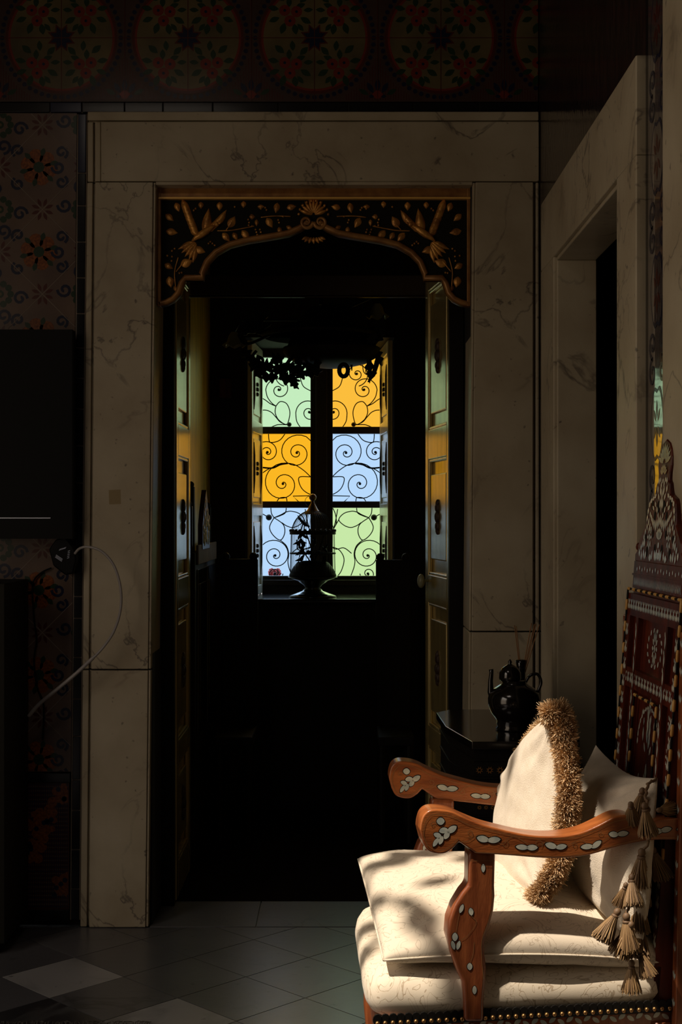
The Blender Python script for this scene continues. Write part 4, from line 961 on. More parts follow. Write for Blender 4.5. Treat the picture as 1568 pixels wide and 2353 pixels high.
# inlay on the near rail
def on_side(x2, y2, off): return side(x2, y2, off)
for i in range(26):
    x = 1030+i*20; y = 2352-(x-868)*35/672
    m.poly([on_side(p[0], p[1], .0112) for p in petal2(x, y+13+5*(i % 2), 20, 10, 35 if i % 2 else -40)][::-1], 1)
for i in range(0):
    x = 870+i*16; y = 2352-(x-868)*35/672
    m.poly([on_side(p[0], p[1], .0112) for p in leaf2(x, y+10+6*(i % 2), 15, 7, 35 if i % 2 else -40, 5)][::-1], 1)
m.build('seat_rail', [M_wood, M_pearl], chair, bevel=.003)
for (s, t) in ((.04, -1), (.04, 1), (.53, -1), (.53, 1)):
    b = M(s, t*(hw(s)-.015), 0); m = MB(); e = Vector((b.x, b.y, 0)); sg = Vector((0, 0, 0)) if s < .1 else A*.6
    m.tube([e+sg*.02, e+sg*.025+Vector((0, 0, .03)), e+sg*.0+Vector((0, 0, .12)), e+sg*.01+Vector((0, 0, .26)), e+Vector((0, 0, .36)), e+Vector((0, 0, ZN-.02))], [.026, .03, .018, .026, .036, .034], 14)
    m.build('leg', M_wood, chair, smooth=True)
# padded seat: rounded slab with slight unevenness
m = MB(); nA = 112; prof = [(-.004, 0), (.004, .006), (.012, .018), (.015, .034), (.013, .052), (.004, .068), (-.012, .078), (-.035, .083), (-.08, .086)]
def perim(off, k):
    """point around the rounded trapezoid, k in 0..1"""
    cr = .03; pts = []
    cs = [(0, -1), (.556, -1), (.556, 1), (0, 1)]
    L = [];  n = nA//4
    for e in range(4):
        s0, t0 = cs[e]; s1, t1 = cs[(e+1) % 4]
        for j in range(n):
            u = j/n; s = s0+(s1-s0)*u; t = (t0*hw(s0))+(t1*hw(s1)-t0*hw(s0))*u; L.append((s, t))
    return L
base = perim(0, 0); cen = (.278, 0)
rings = []
for off, z in prof:
    rg = []
    for (s, t) in base:
        # offset outward from rounded core
        hs, ht = .278, hw(s); ds = (s-.278)/.278; dt = t/ht
        e = (abs(ds)**9+abs(dt)**9)**(1/9) or 1
        ss = .278+ds/e*(.278+off); tt = dt/e*(ht+off)
        nz = noise.noise(Vector((s*9, t*9, z*20)))
        rg.append(M(ss, tt, ZN+z+.003*nz*(z > .03))+(A*ds+B*dt)*(.003*nz if .01 < z < .07 else 0))
    rings.append(rg)
vs = [p for r in rings for p in r]; n = len(base); fs = []
for i in range(len(rings)-1):
    for k in range(n): fs.append((i*n+k, i*n+(k+1) % n, (i+1)*n+(k+1) % n, (i+1)*n+k))
fs.append(tuple((len(rings)-1)*n+k for k in range(n))); m.add(vs, fs); m.build('padded_seat', M_damask2, chair, smooth=True)
# scalloped black gimp and brass nail heads along the lower edge
gmp = MB(); nails = []
nn = 38
for i in range(nn+1):
    x = 868+i*(1540-868)/nn; y = 2343-(x-868)*35/672
    c = side(x, y, .015); gmp.lathe([(.001, 0), (.001, .0005)], c, 3)
    pts = [c+U8*(.0088*math.cos(t))+Vector((0, 0, .0105*math.sin(t))) for t in [2*PI*q/12 for q in range(12)]]
    gmp.prism(pts, N8*.004); nails.append(side(x, y+9, .020))
pa = [side(866, 2352, .013), side(1541, 2317, .013)]
gmp.tube(pa, .0062, 8)
gmp.build('gimp_trim', M_blackmetal, chair)
nm_ = MB(); nm_.ball((0, 0, 0), .0042, 10); nh = None
for c in nails:
    if nh is None: nh = nm_.build('nail_head', M_brass, chair, origin=(0, 0, 0), smooth=True); nh.location = c-Vector(chair.location)
    else:
        q = nh.copy(); COL.objects.link(q); q.parent = chair; q.location = c-Vector(chair.location)

# --- arms (outline read on the near side plane)
TA = [(195, 520), (200, 480), (215, 440), (250, 414), (310, 412), (370, 424), (430, 452), (520, 488), (620, 515), (740, 541), (850, 552), (950, 548), (1050, 527), (1130, 493), (1210, 452), (1265, 440), (1305, 447), (1340, 470), (1385, 482), (1440, 467), (1500, 460), (1568, 456), (1620, 455)]
TB = [(1620, 578), (1568, 573), (1500, 570), (1400, 573), (1300, 590), (1200, 615), (1100, 645), (1000, 662), (900, 667), (800, 663), (700, 655), (600, 648), (490, 642), (400, 580), (372, 612), (330, 640), (280, 642), (235, 625), (210, 580)]
def apx(p): return (880+p[0]/2.279, 1680+p[1]/2.279)
outl = [apx((p.x, p.y)) for p in catmull(TA, 4)]+[apx((p.x, p.y)) for p in catmull(TB[:12], 3)]+[apx(p) for p in TB[12:14]]+[apx((p.x, p.y)) for p in catmull(TB[14:], 4)]
OFF = .030; THK = .052
def leafset(shift=(0, 0)):
    L = []
    c = lambda x, y, l, w, a: L.append(petal2(880+x/2.279, 1680+y/2.279, l/2.279*1.08, w/2.279*1.02, a))
    # scroll end: grape-like bunch
    for (x, y, l, w, a) in ((303, 472, 40, 38, 0), (318, 520, 44, 30, -15), (362, 515, 56, 32, -35), (287, 545, 40, 26, 20), (335, 545, 44, 28, -60), (305, 572, 44, 24, -70), (278, 582, 50, 22, -60),
                            (525, 565, 62, 34, 12), (582, 570, 66, 32, -5), (730, 608, 62, 28, 5), (782, 610, 56, 30, 0), (882, 600, 60, 32, 15), (935, 606, 56, 28, -10), (1070, 605, 62, 28, -5), (1120, 594, 58, 28, -38), (1210, 541, 48, 30, 5), (1258, 537, 56, 28, -8), (1440, 524, 50, 28, 0), (1484, 516, 56, 28, -12), (1560, 515, 40, 20, 0)): c(x, y, l, w, a)
    return L
def vines():
    V = []
    V.append([(250, 440), (310, 435), (370, 450), (450, 490), (560, 520), (700, 550), (850, 566)]); V.append([(235, 600), (215, 540), (225, 480), (250, 445)]); V.append([(235, 600), (280, 625), (330, 618), (370, 590), (395, 560)])
    V.append([(410, 580), (450, 575), (500, 545), (560, 548), (620, 590), (660, 560), (700, 555), (760, 590), (800, 600), (860, 580), (900, 590), (960, 600), (1030, 570), (1070, 590)])
    V.append([(1140, 590), (1180, 560), (1240, 520), (1300, 500), (1350, 490), (1400, 530)]); V.append([(480, 635), (600, 640), (800, 652), (950, 655), (1100, 632), (1250, 590), (1400, 562), (1560, 560)])
    V.append([(890, 562), (1000, 558), (1100, 525), (1200, 480), (1280, 460)])
    out = [[apx((p.x, p.y)) for p in catmull(v, 6)] for v in V]
    for (cx, cy, r, a, se) in ((455, 535, 22, 120, 1), (640, 590, 20, -60, -1), (815, 590, 26, 60, 1), (1003, 598, 18, 90, 1), (1140, 535, 16, 0, -1), (1350, 522, 20, 90, 1), (265, 490, 16, 0, 1)):
        out.append([apx(q) for q in spiral2(cx, cy, r, a, 1.1, se, 4, 1, 18)])
    return out
def arm(mirror):
    m = MB()
    f = lambda x, y, off: side(x, y, off)
    pts = [f(x, y, OFF) for x, y in outl]; n_ = N8
    if mirror:
        loc = [to_local(p) for p in pts]; N8m = B*math.cos(math.radians(4.5))+A*math.sin(math.radians(4.5))
        # mirrored plane: face towards the seat
        def mm(x, y, off):
            return M(0, 0, 0)
        # inner face of the far arm
        fin = lambda x, y, lift: (lambda q: M(q[0]-.026, -q[1]-.052-lift, q[2]))(to_local(side(x, y, OFF)))
        pts = [fin(x, y, 0) for x, y in outl]; m.prism(pts, B*THK)
        put_ = lambda x, y, l: fin(x, y, l)
    else:
        m.prism(pts, -N8*THK); put_ = lambda x, y, l: side(x, y, OFF+l)
    arm_ = m.build('armrest', M_woodarm, chair, bevel=.009, bseg=4); m = MB()
    for L in leafset(): m.poly([put_(x, y, .0004) for x, y in [( (p[0]-sum(q[0] for q in L)/len(L))*1.18+sum(q[0] for q in L)/len(L), (p[1]-sum(q[1] for q in L)/len(L))*1.25+sum(q[1] for q in L)/len(L)) for p in L]], 2)
    for L in leafset(): m.poly([put_(x, y, .0008) for x, y in L], 1)
    for V in vines():
        for s in strip2(V, 1.3): m.poly([put_(x, y, .0006) for x, y in s], 3)
    # pearl slips let into the top face
    for (x, y) in ((205, 440), (222, 425), (1240, 435), (1190, 455), (1085, 500), (940, 535), (895, 537)):
        p = to_local(put_(*apx((x, y)), 0)); 
    return m.build('inlay', [M_woodarm, M_pearl, M_ebony, M_wire], arm_)
arm(False); arm(True)
# --- arm posts
PO = [(1078, 1958), (1140, 1958), (1138, 2038), (1139, 2060), (1136, 2092), (1128, 2122), (1118, 2148), (1114, 2175), (1116, 2200), (1119, 2225), (1117, 2250), (1113, 2300), (1113, 2349), (1068, 2349), (1067, 2300), (1064, 2258), (1050, 2228), (1036, 2190), (1029, 2150), (1032, 2115), (1044, 2082), (1062, 2052), (1077, 2034)]
def post(mirror):
    m = MB(); th = .046
    if mirror:
        fin = lambda x, y, lift: (lambda q: M(q[0]-.026, -q[1]-.056-lift, q[2]))(to_local(side(x, y, OFF-.004)))
        m.prism([fin(x, y, 0) for x, y in PO], B*th); put_ = fin
    else:
        m.prism([side(x, y, OFF-.004) for x, y in PO], -N8*th); put_ = lambda x, y, l: side(x, y, OFF-.004+l)
    pst = m.build('arm_post', M_wood, chair, bevel=.007, bseg=3); m = MB()
    for (x, y, l, w, a) in ((1111, 1995, 20, 9, 90), (1061, 2088, 22, 9, 110), (1083, 2095, 18, 11, 80), (1046, 2153, 20, 13, 90), (1042, 2172, 22, 9, 75), (1054, 2172, 22, 9, 105), (1080, 2221, 17, 12, 90), (1091, 2275, 20, 10, 90)):
        L = petal2(x, y, l, w, a); m.poly([put_(p[0], p[1], .0008) for p in L], 1)
        L = petal2(x, y, l*1.15, w*1.25, a); m.poly([put_(p[0], p[1], .0004) for p in L], 2)
    for V in ([(1131, 2045), (1133, 2080), (1120, 2125), (1108, 2160), (1107, 2200), (1112, 2250)], [(1083, 2105), (1095, 2120), (1075, 2150), (1060, 2160)], [(1090, 2165), (1088, 2190), (1080, 2215)], [(1078, 1978), (1138, 1978)], [(1058, 2090), (1052, 2120), (1048, 2145)]):
        for s in strip2([(p.x, p.y) for p in catmull([(x, y, 0) for x, y in V], 6)], 1.2): m.poly([put_(x, y, .0006) for x, y in s], 3)
    return m.build('inlay', [M_wood, M_pearl, M_ebony, M_wire], pst)
post(False); post(True)
# --- back: local plane (t across, z up)
def sb(z): return .552+.075*(z-.87)
ZT_ = 1.240      # top of panel zone
zt_panel = EYE-(1348-VY)*3.083*K/F
def BK(t, z, lift=0.0): return M(sb(z)-lift, t, z)
hb = hw(.555)+.012
bm = MB()
def bbox(t0, t1, z0, z1, f, bk=.030, mi=0): bm.hexa([BK(t0, z0, f), BK(t1, z0, f), M(sb(z0)+bk, t1, z0), M(sb(z0)+bk, t0, z0), BK(t0, z1, f), BK(t1, z1, f), M(sb(z1)+bk, t1, z1), M(sb(z1)+bk, t0, z1)], mi)
ztp = zt_panel
bbox(-hb, hb, ZN, ztp, 0.0)
zr1, zr2, zr3, zr4 = ztp-.012, ztp-.058, ztp-.165, ztp-.205      # frieze, small panels, rail, big panels
bbox(-hb, hb, zr2, zr1, .010, 0); bbox(-hb, hb, zr4, zr3, .010, 0); bbox(-hb, hb, ZN, ZN+.08, .010, 0)
for t0, t1 in ((-hb, -hb+.03), (hb-.03, hb), (-hb+.085, -hb+.105), (hb-.105, hb-.085)): bbox(t0, t1, ZN, zr2, .011, 0)
CRS = [0, 1]
def bleaf(m, t, z, L, W, an, lift, mi):
    m.poly([BK(p[0], CRS[0]+(p[1]-CRS[0])*CRS[1], lift) for p in leaf2(t, z, L, W*1.65, an, 6)], mi)
def sprig(m, t, z, sc, lift):
    bleaf(m, t, z, .020*sc, .006*sc, 90, lift, 1)
    for sg in (-1, 1): bleaf(m, t+sg*.007*sc, z-.006*sc, .015*sc, .005*sc, 90+sg*-30, lift, 1); bleaf(m, t+sg*.006*sc, z+.010*sc, .010*sc, .004*sc, 90-sg*25, lift, 1)
def rosette(m, t, z, R, lift, n=12, zs=1.6, mi=1):
    for q in range(n):
        an = 2*PI*q/n; ct, st2 = math.cos(an), math.sin(an)
        L = leaf2(0, 0, R*.62, R*.26, 0, 5); pts = []
        for (x, y) in L:
            x += R*.66; pts.append(BK(t+(x*ct-y*st2), z+(x*st2+y*ct)*zs, lift))
        m.poly(pts, mi)
    m.poly([BK(t+R*.22*math.cos(k), z+R*.22*zs*math.sin(k), lift) for k in [2*PI*j/10 for j in range(10)]], mi)
LF = .0118
t = -hb+.012
i = 0
while t < hb-.008: sprig(bm, t, (zr1+zr2)/2, .8, LF-.001); t += .021; i += 1
t = -hb+.012
while t < hb-.008: sprig(bm, t, (zr3+zr4)/2, .8, LF-.001); t += .024
for tc in (-hb+.015, hb-.015):
    z = ZN+.05
    while z < zr2-.01: sprig(bm, tc, z, .95, LF); z += .036
for tc in (-hb+.095, hb-.095):
    z = ZN+.05
    while z < zr2-.01: bleaf(bm, tc, z, .028, .006, 88, LF, 1); bleaf(bm, tc+.004, z+.014, .012, .004, 70, LF, 1); z += .034
for tc in (0,):
    rosette(bm, tc, (zr2+zr3)/2, .022, .0008, 12, 1.7)
    for q in range(14):
        an = 2*PI*q/14; bleaf(bm, tc+.055*math.cos(an), (zr2+zr3)/2+.036*math.sin(an), .014, .005, math.degrees(an)+60, .0008, 1)
for tc in (-hb+.058, hb-.058):
    for q in range(5): sprig(bm, tc, zr3+.02+q*.018, .8, .0008)
    z = ZN+.12
    while z < zr4-.03:
        rosette(bm, tc, z+.02, .018, .0008, 10, 1.5) if int(z*100) % 2 == 0 else [sprig(bm, tc+dx, z+.02, .9, .0008) for dx in (-.012, .012)]
        z += .062
for (tt, zz2) in ((0, zr4-.09), (0, zr4-.22), (0, zr4-.33)):
    for q in range(6):
        bleaf(bm, tt+.009*(1 if q % 2 else -1), zz2+.010*q, .030, .008, 90-(16 if q % 2 else -16), .0008, 1)
    bleaf(bm, tt, zz2+.07, .034, .009, 90, .0008, 1)
    for sg in (-1, 1):
        bleaf(bm, tt+sg*.04, zz2+.01, .03, .006, 90, .0008, 1); bleaf(bm, tt+sg*.04, zz2+.035, .016, .005, 90, .0008, 1); bleaf(bm, tt+sg*.055, zz2+.05, .02, .005, 90+sg*20, .0008, 1); bleaf(bm, tt+sg*.022, zz2-.015, .022, .006, 90-sg*30, .0008, 1)
for sg in (-1, 1):
    for q in range(9):
        an = PI/2*q/8; bleaf(bm, sg*(.082*math.cos(an)), zr4-.10+.075*math.sin(an), .016, .005, 90+sg*math.degrees(an), .0008, 1)
bm.build('back_panel', [M_woodback, M_pearl], chair)
# gold and black beading
def bead(pts, nseg):
    m = MB(); tot = 0
    for i in range(len(pts)-1):
        a, b = pts[i], pts[i+1]; n = max(1, int((b-a).length/nseg))
        for k in range(n):
            p0 = a.lerp(b, k/n); p1 = a.lerp(b, (k+1)/n); m.tube([p0, p0.lerp(p1, .15), p0.lerp(p1, .85), p1], [.002, .0035, .0035, .002] if k % 2 == 0 else [.0022]*4, 8, 0 if k % 2 == 0 else 1)
    return m.build('beading', [M_bead, M_ebony], chair, smooth=True)
bead([BK(hb+.001, ztp-.46, .012), BK(hb+.001, ztp-.003, .012), BK(-hb, ztp-.003, .012), BK(-hb, ztp-.5, .012)], .022)
bead([BK(.092, zr4-.42, .012), BK(.092, zr4-.008, .012), BK(-.092, zr4-.008, .012), BK(-.092, zr4-.42, .012)], .022)
# cornice with dotted and zigzag bands
m = MB()
def cb_(t0, t1, z0, z1, f, bk=.03, mi=0): m.hexa([BK(t0, z0, f), BK(t1, z0, f), M(sb(z0)+bk, t1, z0), M(sb(z0)+bk, t0, z0), BK(t0, z1, f), BK(t1, z1, f), M(sb(z1)+bk, t1, z1), M(sb(z1)+bk, t0, z1)], mi)
hc = hb-.012
cb_(-hc, hc, ztp, ztp+.056, .006)
cb_(-hc-.004, hc+.004, ztp+.026, ztp+.030, .008)
n = 34
for i in range(n):
    t0 = -hc+.02+i*(2*hc-.03)/n; w_ = (2*hc-.03)/n
    for s in strip2([(t0, ztp+.006), (t0+w_/2, ztp+.022), (t0+w_, ztp+.006)], .0026): m.poly([BK(x, y, .0068) for x, y in s], 1)
    if i % 2 == 0: m.poly([BK(x, y, .0068) for x, y in disk2(t0, ztp+.040+(.003 if i % 4 else 0), .0030, 8, 1, 1.4)], 1)
m.build('cornice', [M_woodback, M_pearl], chair)
# crest: pierced pearl-covered gable with a tall finial
zc = ztp+.056
g1 = [(.0, zc), (hc-.012, zc), (hc-.010, zc+.020), (hc-.030, zc+.035), (hc-.036, zc+.060), (hc-.052, zc+.075), (.118, zc+.105), (.112, zc+.135), (.105, zc+.160), (.098, zc+.172), (.080, zc+.178), (.060, zc+.186), (.054, zc+.200), (.050, zc+.215), (.040, zc+.222), (.042, zc+.240), (.050, zc+.262), (.050, zc+.285), (.044, zc+.305), (.030, zc+.322), (0, zc+.334)]
g1 = [(x, zc+(z-zc)*.74) for x, z in g1]
crest_out = g1+[(-x, z) for x, z in g1[::-1][1:-1]]
m = MB(); m.prism([BK(x, z, .008) for x, z in crest_out], A*.026)
lf = .0088; CRS[0] = zc; CRS[1] = .74
def cl(t, z, L, W, an, mi=1):
    for sg in ((1, -1) if abs(t) > .001 else (1,)): bleaf(m, sg*t, z, L, W, an if sg > 0 else 180-an, lf, mi)
# finial shells
for q in range(9):
    an = 90+(q-4)*17; cl(0.0001+.0 if q == 4 else 0.0, zc+.27, .001, .001, 90)
    x = .030*math.cos(math.radians(an)); z = zc+.264+.038*math.sin(math.radians(an)); bleaf(m, x, z, .044, .0072, an, lf, 2)
for q in range(7):
    an = 90+(q-3)*20; bleaf(m, .018*math.cos(math.radians(an)), zc+.236+.020*math.sin(math.radians(an)), .024, .006, an, lf+.0004, 2)
for (t_, z_, L, W, an) in ((.0, .222, .014, .008, 90), (.010, .212, .018, .006, 70), (.018, .225, .016, .006, 60), (.006, .190, .030, .005, 84), (.014, .196, .026, .005, 75), (.030, .222, .018, .007, 80), (.034, .200, .022, .007, 75), (.024, .180, .022, .006, 60),
                           (.0, .160, .040, .007, 90), (.010, .162, .030, .005, 100), (.05, .182, .018, .007, 150), (.065, .176, .018, .007, 165), (.08, .170, .018, .008, 150), (.092, .160, .018, .008, 120), (.100, .142, .020, .008, 105), (.105, .122, .020, .007, 100),
                           (.045, .160, .018, .006, 60), (.060, .150, .018, .006, 40), (.030, .145, .020, .006, 70), (.018, .130, .018, .005, 80), (.0, .118, .028, .007, 90), (.010, .112, .030, .006, 80), (.020, .106, .030, .006, 75), (.032, .102, .032, .006, 88), (.044, .106, .026, .006, 92), (.056, .112, .024, .006, 80), (.068, .122, .022, .006, 70), (.08, .132, .02, .006, 60),
                           (.090, .112, .022, .006, 90), (.100, .098, .020, .006, 80), (.078, .098, .024, .006, 95), (.066, .090, .022, .006, 90), (.112, .085, .018, .006, 100), (.120, .070, .018, .006, 90), (.125, .050, .022, .007, 85), (.113, .055, .026, .006, 90), (.138, .040, .02, .007, 80), (.150, .025, .022, .007, 85), (.132, .018, .026, .007, 80), (.115, .022, .028, .007, 85), (.100, .020, .024, .007, 100),
                           (.0, .020, .022, .012, 90), (.012, .024, .034, .008, 100), (.024, .022, .03, .007, 80), (.06, .015, .02, .012, 0), (.045, .022, .026, .006, 90)): cl(t_, zc+z_, L, W, an)
for q in range(7):
    an = 90+(q-3)*16; bleaf(m, .016*math.cos(math.radians(an)), zc+.062+.020*math.sin(math.radians(an)), .030, .0078, an, lf, 1)
m.poly([BK(x, y, lf) for x, y in disk2(0, zc+.037, .006, 10)], 1)
for sg in (-1, 1):
    rosette(m, sg*.075, zc+.052, .019, lf, 8, 1.5)
# small dark piercings
for (t_, z_, r_) in ((.022, .150, .012), (.070, .158, .009), (.045, .128, .008), (.09, .030, .009), (.028, .040, .008), (.105, .068, .007), (.050, .080, .007)):
    for sg in (-1, 1): m.poly([BK(x, y, lf-.0004) for x, y in disk2(sg*t_, zc+z_*.74, r_, 12, 1, 1.2)], 3)
for sg in (-1, 1):
    m.ball(BK(sg*(hc-.018), zc+.030, 0), .010, 10, 0); 
m.build('crest', [M_woodback, M_pearl, M_pearlgold, M_ebony], chair, bevel=.002, bseg=1)
CRS[1] = 1
# rear posts
for sg in (-1, 1):
    m = MB(); s0 = .556
    t0 = sg*(hb+.002); t1 = sg*(hb+.032)
    q0 = [M(s0-.012, t0, 0.30), M(s0-.012, t1, 0.30), M(s0+.03, t1, 0.30), M(s0+.03, t0, 0.30)]; zz3 = ztp-.06
    q1 = [BK(t0, zz3, .012), BK(t1, zz3, .012), M(sb(zz3)+.03, t1, zz3), M(sb(zz3)+.03, t0, zz3)]
    if sg < 0: q0 = [q0[1], q0[0], q0[3], q0[2]]; q1 = [q1[1], q1[0], q1[3], q1[2]]
    m.hexa(q0+q1)
    for k in range(14):
        z = ZN+.02+k*.05
        if z < zz3-.02:
            tc = (t0+t1)/2
            fr0 = (z-.30)/(zz3-.30); sfront = (s0-.012)*(1-fr0)+(sb(zz3)-.012)*fr0
            for (dx, L, an) in ((0, .022, 90), (.006, .014, 60), (-.006, .014, 120)): m.poly([M(sfront-.0006, tc+p[0], z+p[1]) for p in leaf2(dx, 0, L, .005, an, 5)], 1)
    m.build('rear_post', [M_wood, M_pearl], chair, bevel=.003)
bead([side(1556, 2185, .018), side(1562, 1985, .018)], .026)

# ================================================================ CUSHIONS
def quad9(c, u, v):
    def lag(t): return (2*(t-.5)*(t-1), -4*t*(t-1), 2*t*(t-.5))
    a, b = lag(u), lag(v); p = Vector((0, 0, 0))
    for j in range(3):
        for i in range(3): p += c[j][i]*(a[i]*b[j])
    return p
def pillow(m, c, T1, T2, n=56, ex=.42, wr=.004, seed=0, k=5):
    """c: 3x3 control points; T1 thickness along +normal, T2 along -normal"""
    def base(u, v): return quad9(c, u, v)
    def nrm(u, v):
        e = .01; return (base(min(1, u+e), v)-base(max(0, u-e), v)).cross(base(u, min(1, v+e))-base(u, max(0, v-e))).normalized()
    def f(sg, T):
        def g(i, j):
            # denser near borders
            u = .5-.5*math.cos(PI*i); v = .5-.5*math.cos(PI*j)
            w = (4*u*(1-u))**ex*(4*v*(1-v))**ex
            p = base(u, v); nn_ = nrm(u, v)
            nz = noise.noise(Vector((u*k, v*k, seed+sg)))*1.0+.5*noise.noise(Vector((u*k*2.3, v*k*2.3, seed+7+sg)))
            # folds radiating from the corners
            cw = 0
            for (cu, cv) in ((0, 0), (1, 0), (0, 1), (1, 1)):
                du, dv = u-cu, v-cv; r = math.hypot(du, dv); a_ = math.atan2(abs(dv), abs(du)); cw += math.sin(a_*14+seed*2+cu*3)*math.exp(-((r-.22)/.14)**2)
            return p+nn_*(sg*T*w+(nz*wr+cw*wr*.7)*min(1, w*1.5))
        return g
    m.grid(f(1, T1), n, n); m.grid(f(-1, T2), n, n, flip=True)
    return base
# seat cushion
sc_ = thing('seat_cushion', M(.28, 0, ZN+.086), 'plump cream damask seat cushion lying on the armchair seat', 'cushion')
zc0_ = ZN+.118
C = [[M(.022, -.238, zc0_-.014), M(.30, -.240, zc0_-.005), M(.548, -.205, zc0_-.035)],
     [M(.008, 0.0, zc0_+.024), M(.29, 0, zc0_+.014), M(.535, 0, zc0_-.02)],
     [M(-.006, .240, zc0_+.050), M(.29, .245, zc0_+.024), M(.545, .20, zc0_-.01)]]
m = MB(); pillow(m, C, .066, .050, 60, .34, .004, 3); m.build('cushion_body', M_damask, sc_, smooth=True)
seam = [quad9(C, u, 0) for u in [i/24 for i in range(25)]]; seam2 = [quad9(C, 0, u) for u in [i/24 for i in range(25)]]
m = MB(); m.tube(seam, .0022, 6); m.tube(seam2, .0022, 6); m.build('piping', M_damask, sc_, smooth=True)

# fringe-trimmed pillow in front
p1 = thing('fringed_pillow', PK(1225, 2075, 2.78), 'cream linen pillow edged with shaggy tan fringe, standing in front', 'pillow')
C1 = [[PK(1150, 2035, 3.02), PK(1190, 2062, 2.86), PK(1238, 2058, 2.70)],
      [PK(1158, 1905, 3.07), PK(1228, 1870, 2.90), PK(1305, 1885, 2.72)],
      [PK(1172, 1795, 3.10), PK(1222, 1690, 2.95), PK(1283, 1640, 2.77)]]
m = MB(); pillow(m, C1, .055, .022, 56, .42, .0045, 9, 4); m.build('pillow_body', M_linen, p1, smooth=True)
def fur(c_edges, count, r0, L, parent, name, seed, bias=None):
    rn = random.Random(seed); m = MB(); segs = []
    tot = 0; cum = [0]
    for i in range(len(c_edges)-1): tot += (c_edges[i+1]-c_edges[i]).length; cum.append(tot)
    for q in range(count):
        x = rn.random()*tot; i = 0
        while cum[i+1] < x: i += 1
        a, b = c_edges[i], c_edges[i+1]; p = a.lerp(b, (x-cum[i])/(cum[i+1]-cum[i])); t = (b-a).normalized()
        u = t.orthogonal().normalized(); v = t.cross(u); an = rn.uniform(0, 2*PI)
        d = (u*math.cos(an)+v*math.sin(an)+t*rn.uniform(-.9, .9)+Vector((0, 0, -.1))).normalized()
        clump = .8+.5*noise.noise(p*60+Vector((an, 0, 0)))
        s0 = p+d*r0*rn.random()*.7; ll = L*rn.uniform(.65, 1.1)*clump
        bend = Vector((rn.uniform(-1, 1), rn.uniform(-1, 1), rn.uniform(-1.2, .8)))*ll*.38
        e = s0+d*ll*.6+bend*.4; f2 = s0+d*ll+bend; w_ = d.cross(Vector((rn.uniform(-1, 1), rn.uniform(-1, 1), rn.uniform(-1, 1)))).normalized()*rn.uniform(.00045, .0008)
        w2 = d.cross(w_).normalized()*w_.length
        vs = [s0+w_, s0-w_, e+w_, e-w_, f2+w_*.7, f2-w_*.7]
        mi = 0 if noise.noise(p*25) > -.1 else 1
        r_ = rn.random(); mi = 2 if r_ < .18 else (1 if r_ > .78 else mi)
        m.add(vs, [(0, 1, 3, 2), (2, 3, 5, 4)], mi)
    o = m.build(name, [M_fur1, M_fur2, M_fur3], parent); o['kind'] = 'stuff'; return o
edge_near = [quad9(C1, 1, v/20) for v in range(21)]; edge_top = [quad9(C1, u/16, 1) for u in range(16, -1, -1)]
fur(edge_near, 75000, .021, .015, p1, 'fringe', 1)
fur([edge_near[-1]+Vector((-.022, 0, -.002)), edge_near[-1]+Vector((.006, 0, .002)), edge_near[-2]+Vector((.006, 0, 0)), edge_near[-3]], 26000, .022, .016, p1, 'fringe_corner', 2)
edge_far = [quad9(C1, 0, v/12) for v in range(12, -1, -1)]; fur(edge_top[5:]+edge_far, 16000, .008, .012, p1, 'fringe_far_edge', 3)
edge_bot = [quad9(C1, u/12, 0) for u in range(13)]; fur(edge_bot[5:], 22000, .016, .015, p1, 'fringe_lower_edge', 4)

# tasselled pillow behind
p2 = thing('tasselled_pillow', PK(1390, 2140, 2.85), 'cream pillow hung with brown tassels, leaning behind the fringed one', 'pillow')
C2 = [[PK(1345, 2070, 3.0), PK(1410, 2120, 2.78), PK(1478, 2165, 2.58)],
      [PK(1360, 1900, 3.0), PK(1414, 1930, 2.82), PK(1490, 1985, 2.60)],
      [PK(1370, 1712, 2.98), PK(1432, 1772, 2.84), PK(1512, 1788, 2.66)]]
m = MB(); pillow(m, C2, .082, .035, 60, .48, .006, 21, 4); m.build('pillow_body', M_linen, p2, smooth=True)
# tassels
def tassel_mesh(dark=False):
    m = MB(); rn = random.Random(31)
    m.ball((0, 0, -.004), .0055, 10, 1, (1, 1, 1.1)); m.tube([(0, 0, -.009), (0, 0, -.013)], .0056, 10, 1)
    for q in range(260):
        an = rn.uniform(0, 2*PI); r = rn.uniform(.2, 1)**.5
        a = Vector((.005*r*math.cos(an), .005*r*math.sin(an), -.013)); b = Vector((.010*r*math.cos(an), .010*r*math.sin(an), -.026)); c = Vector(((.017*r)*math.cos(an+.1), .017*r*math.sin(an+.1), -.048+rn.uniform(-.004, .004)))
        m.tube([a, b, c], [.0009, .0009, .0007], 3, 0 if rn.random() > .3 else 1, cap=False)
    return m
tm = tassel_mesh(); proto = None
TS = [(1478, 1812, 2.64, 1.15, 12, 1), (1450, 1845, 2.585, 1.0, -38, 1), (1481, 1846, 2.575, 1.15, 8, 0), (1512, 1862, 2.60, .9, 85, 1),
      (1476, 1952, 2.60, 1.35, 8, 0), (1500, 1948, 2.63, 1.2, -22, 0), (1452, 2010, 2.58, 1.1, 22, 0), (1483, 2005, 2.64, 1.2, -8, 1), (1470, 2052, 2.60, 1.35, -6, 0), (1440, 2030, 2.60, .9, 20, 1),
      (1422, 2090, 2.56, 1.25, 35, 0), (1440, 2100, 2.555, 1.3, 5, 0), (1452, 2120, 2.55, 1.25, -22, 0), (1478, 2130, 2.60, 1.1, -30, 1), (1468, 2180, 2.56, 1.0, -25, 1), (1452, 2208, 2.55, 1.1, 0, 0)]
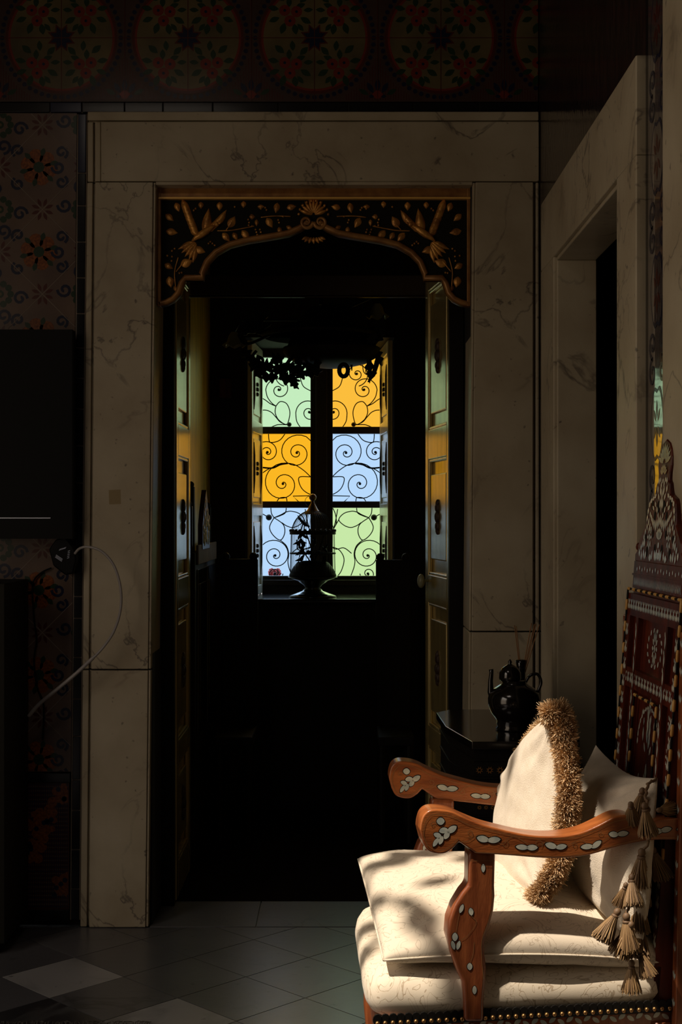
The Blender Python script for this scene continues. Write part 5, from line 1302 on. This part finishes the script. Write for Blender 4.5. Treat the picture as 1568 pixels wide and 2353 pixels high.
for i, (x, y, d, sc, rz, dk) in enumerate(TS):
    loc = PK(x, y, d)-Vector(p2.location)
    if proto is None: o = proto = tm.build('tassel', [M_tas1, M_tas2], p2, origin=(0, 0, 0), smooth=True)
    else: o = proto.copy(); COL.objects.link(o); o.parent = p2
    o.location = loc; o.scale = (sc*.98, sc*.98, sc); o.rotation_euler = (0, math.radians(rz), i*1.3)
m = MB(); cord = [PK(x, y, d) for x, y, d in ((1508, 1790, 2.66), (1490, 1800, 2.64), (1484, 1830, 2.60), (1492, 1862, 2.575), (1497, 1905, 2.575), (1490, 1935, 2.60), (1470, 1975, 2.60), (1458, 2020, 2.60), (1445, 2070, 2.58), (1442, 2110, 2.57), (1452, 2160, 2.56), (1453, 2210, 2.55))]
q = [Vector(p) for p in cord]; sm = []
for i in range(len(q)-1):
    for k in range(6): sm.append(q[i].lerp(q[i+1], k/6)+Vector((.002*math.sin((i*6+k)*1.9), 0, .002*math.cos((i*6+k)*1.7))))
m.tube(sm, .0028, 6); m.build('tassel_cord', M_tas2, p2, smooth=True)

# ================================================================ unseen vine added over the ceiling hole, leaves placed to dapple the chair
m = MB(); rn = random.Random(14)
spots = [(870, 2000, 2.95), (925, 1975, 2.98), (990, 1968, 3.0), (945, 2095, 2.72), (975, 2125, 2.65), (1015, 2055, 2.8), (865, 2075, 2.78), (1000, 2180, 2.55), (838, 2120, 2.9), (838, 2200, 2.75), (1190, 1800, 2.95), (1090, 1985, 2.95)]
for (sx_, sy_, sd_) in spots:
    c = PK(sx_, sy_, sd_); tt = (CEIL+rn.uniform(.25, .6)-c.z)/SUN_DIR.z; c = c+SUN_DIR*tt
    L = rn.uniform(.09, .15); n_ = Vector((rn.uniform(-.5, .5), rn.uniform(-.5, .5), 1)).normalized(); u = n_.orthogonal().normalized(); v = n_.cross(u)
    a_ = rn.uniform(0, 6.28); u, v = u*math.cos(a_)+v*math.sin(a_), v*math.cos(a_)-u*math.sin(a_)
    m.prism([c+u*x+v*y for x, y in leaf2(0, 0, L, L*.6, 0, 6)], n_*.001)
for k in range(4): m.tube([(-2.2, .9+k*.5, CEIL+.1), (-2.0, .95+k*.5, CEIL+.35), (-1.5, 1.1+k*.45, CEIL+.45), (-1.2, 1.3+k*.45, CEIL+.5)], .008, 6)
tag(m.build('added_vine', M_leaf), 'unseen green vine leaves added over the roof opening to dapple the chair', 'vine', kind='stuff')
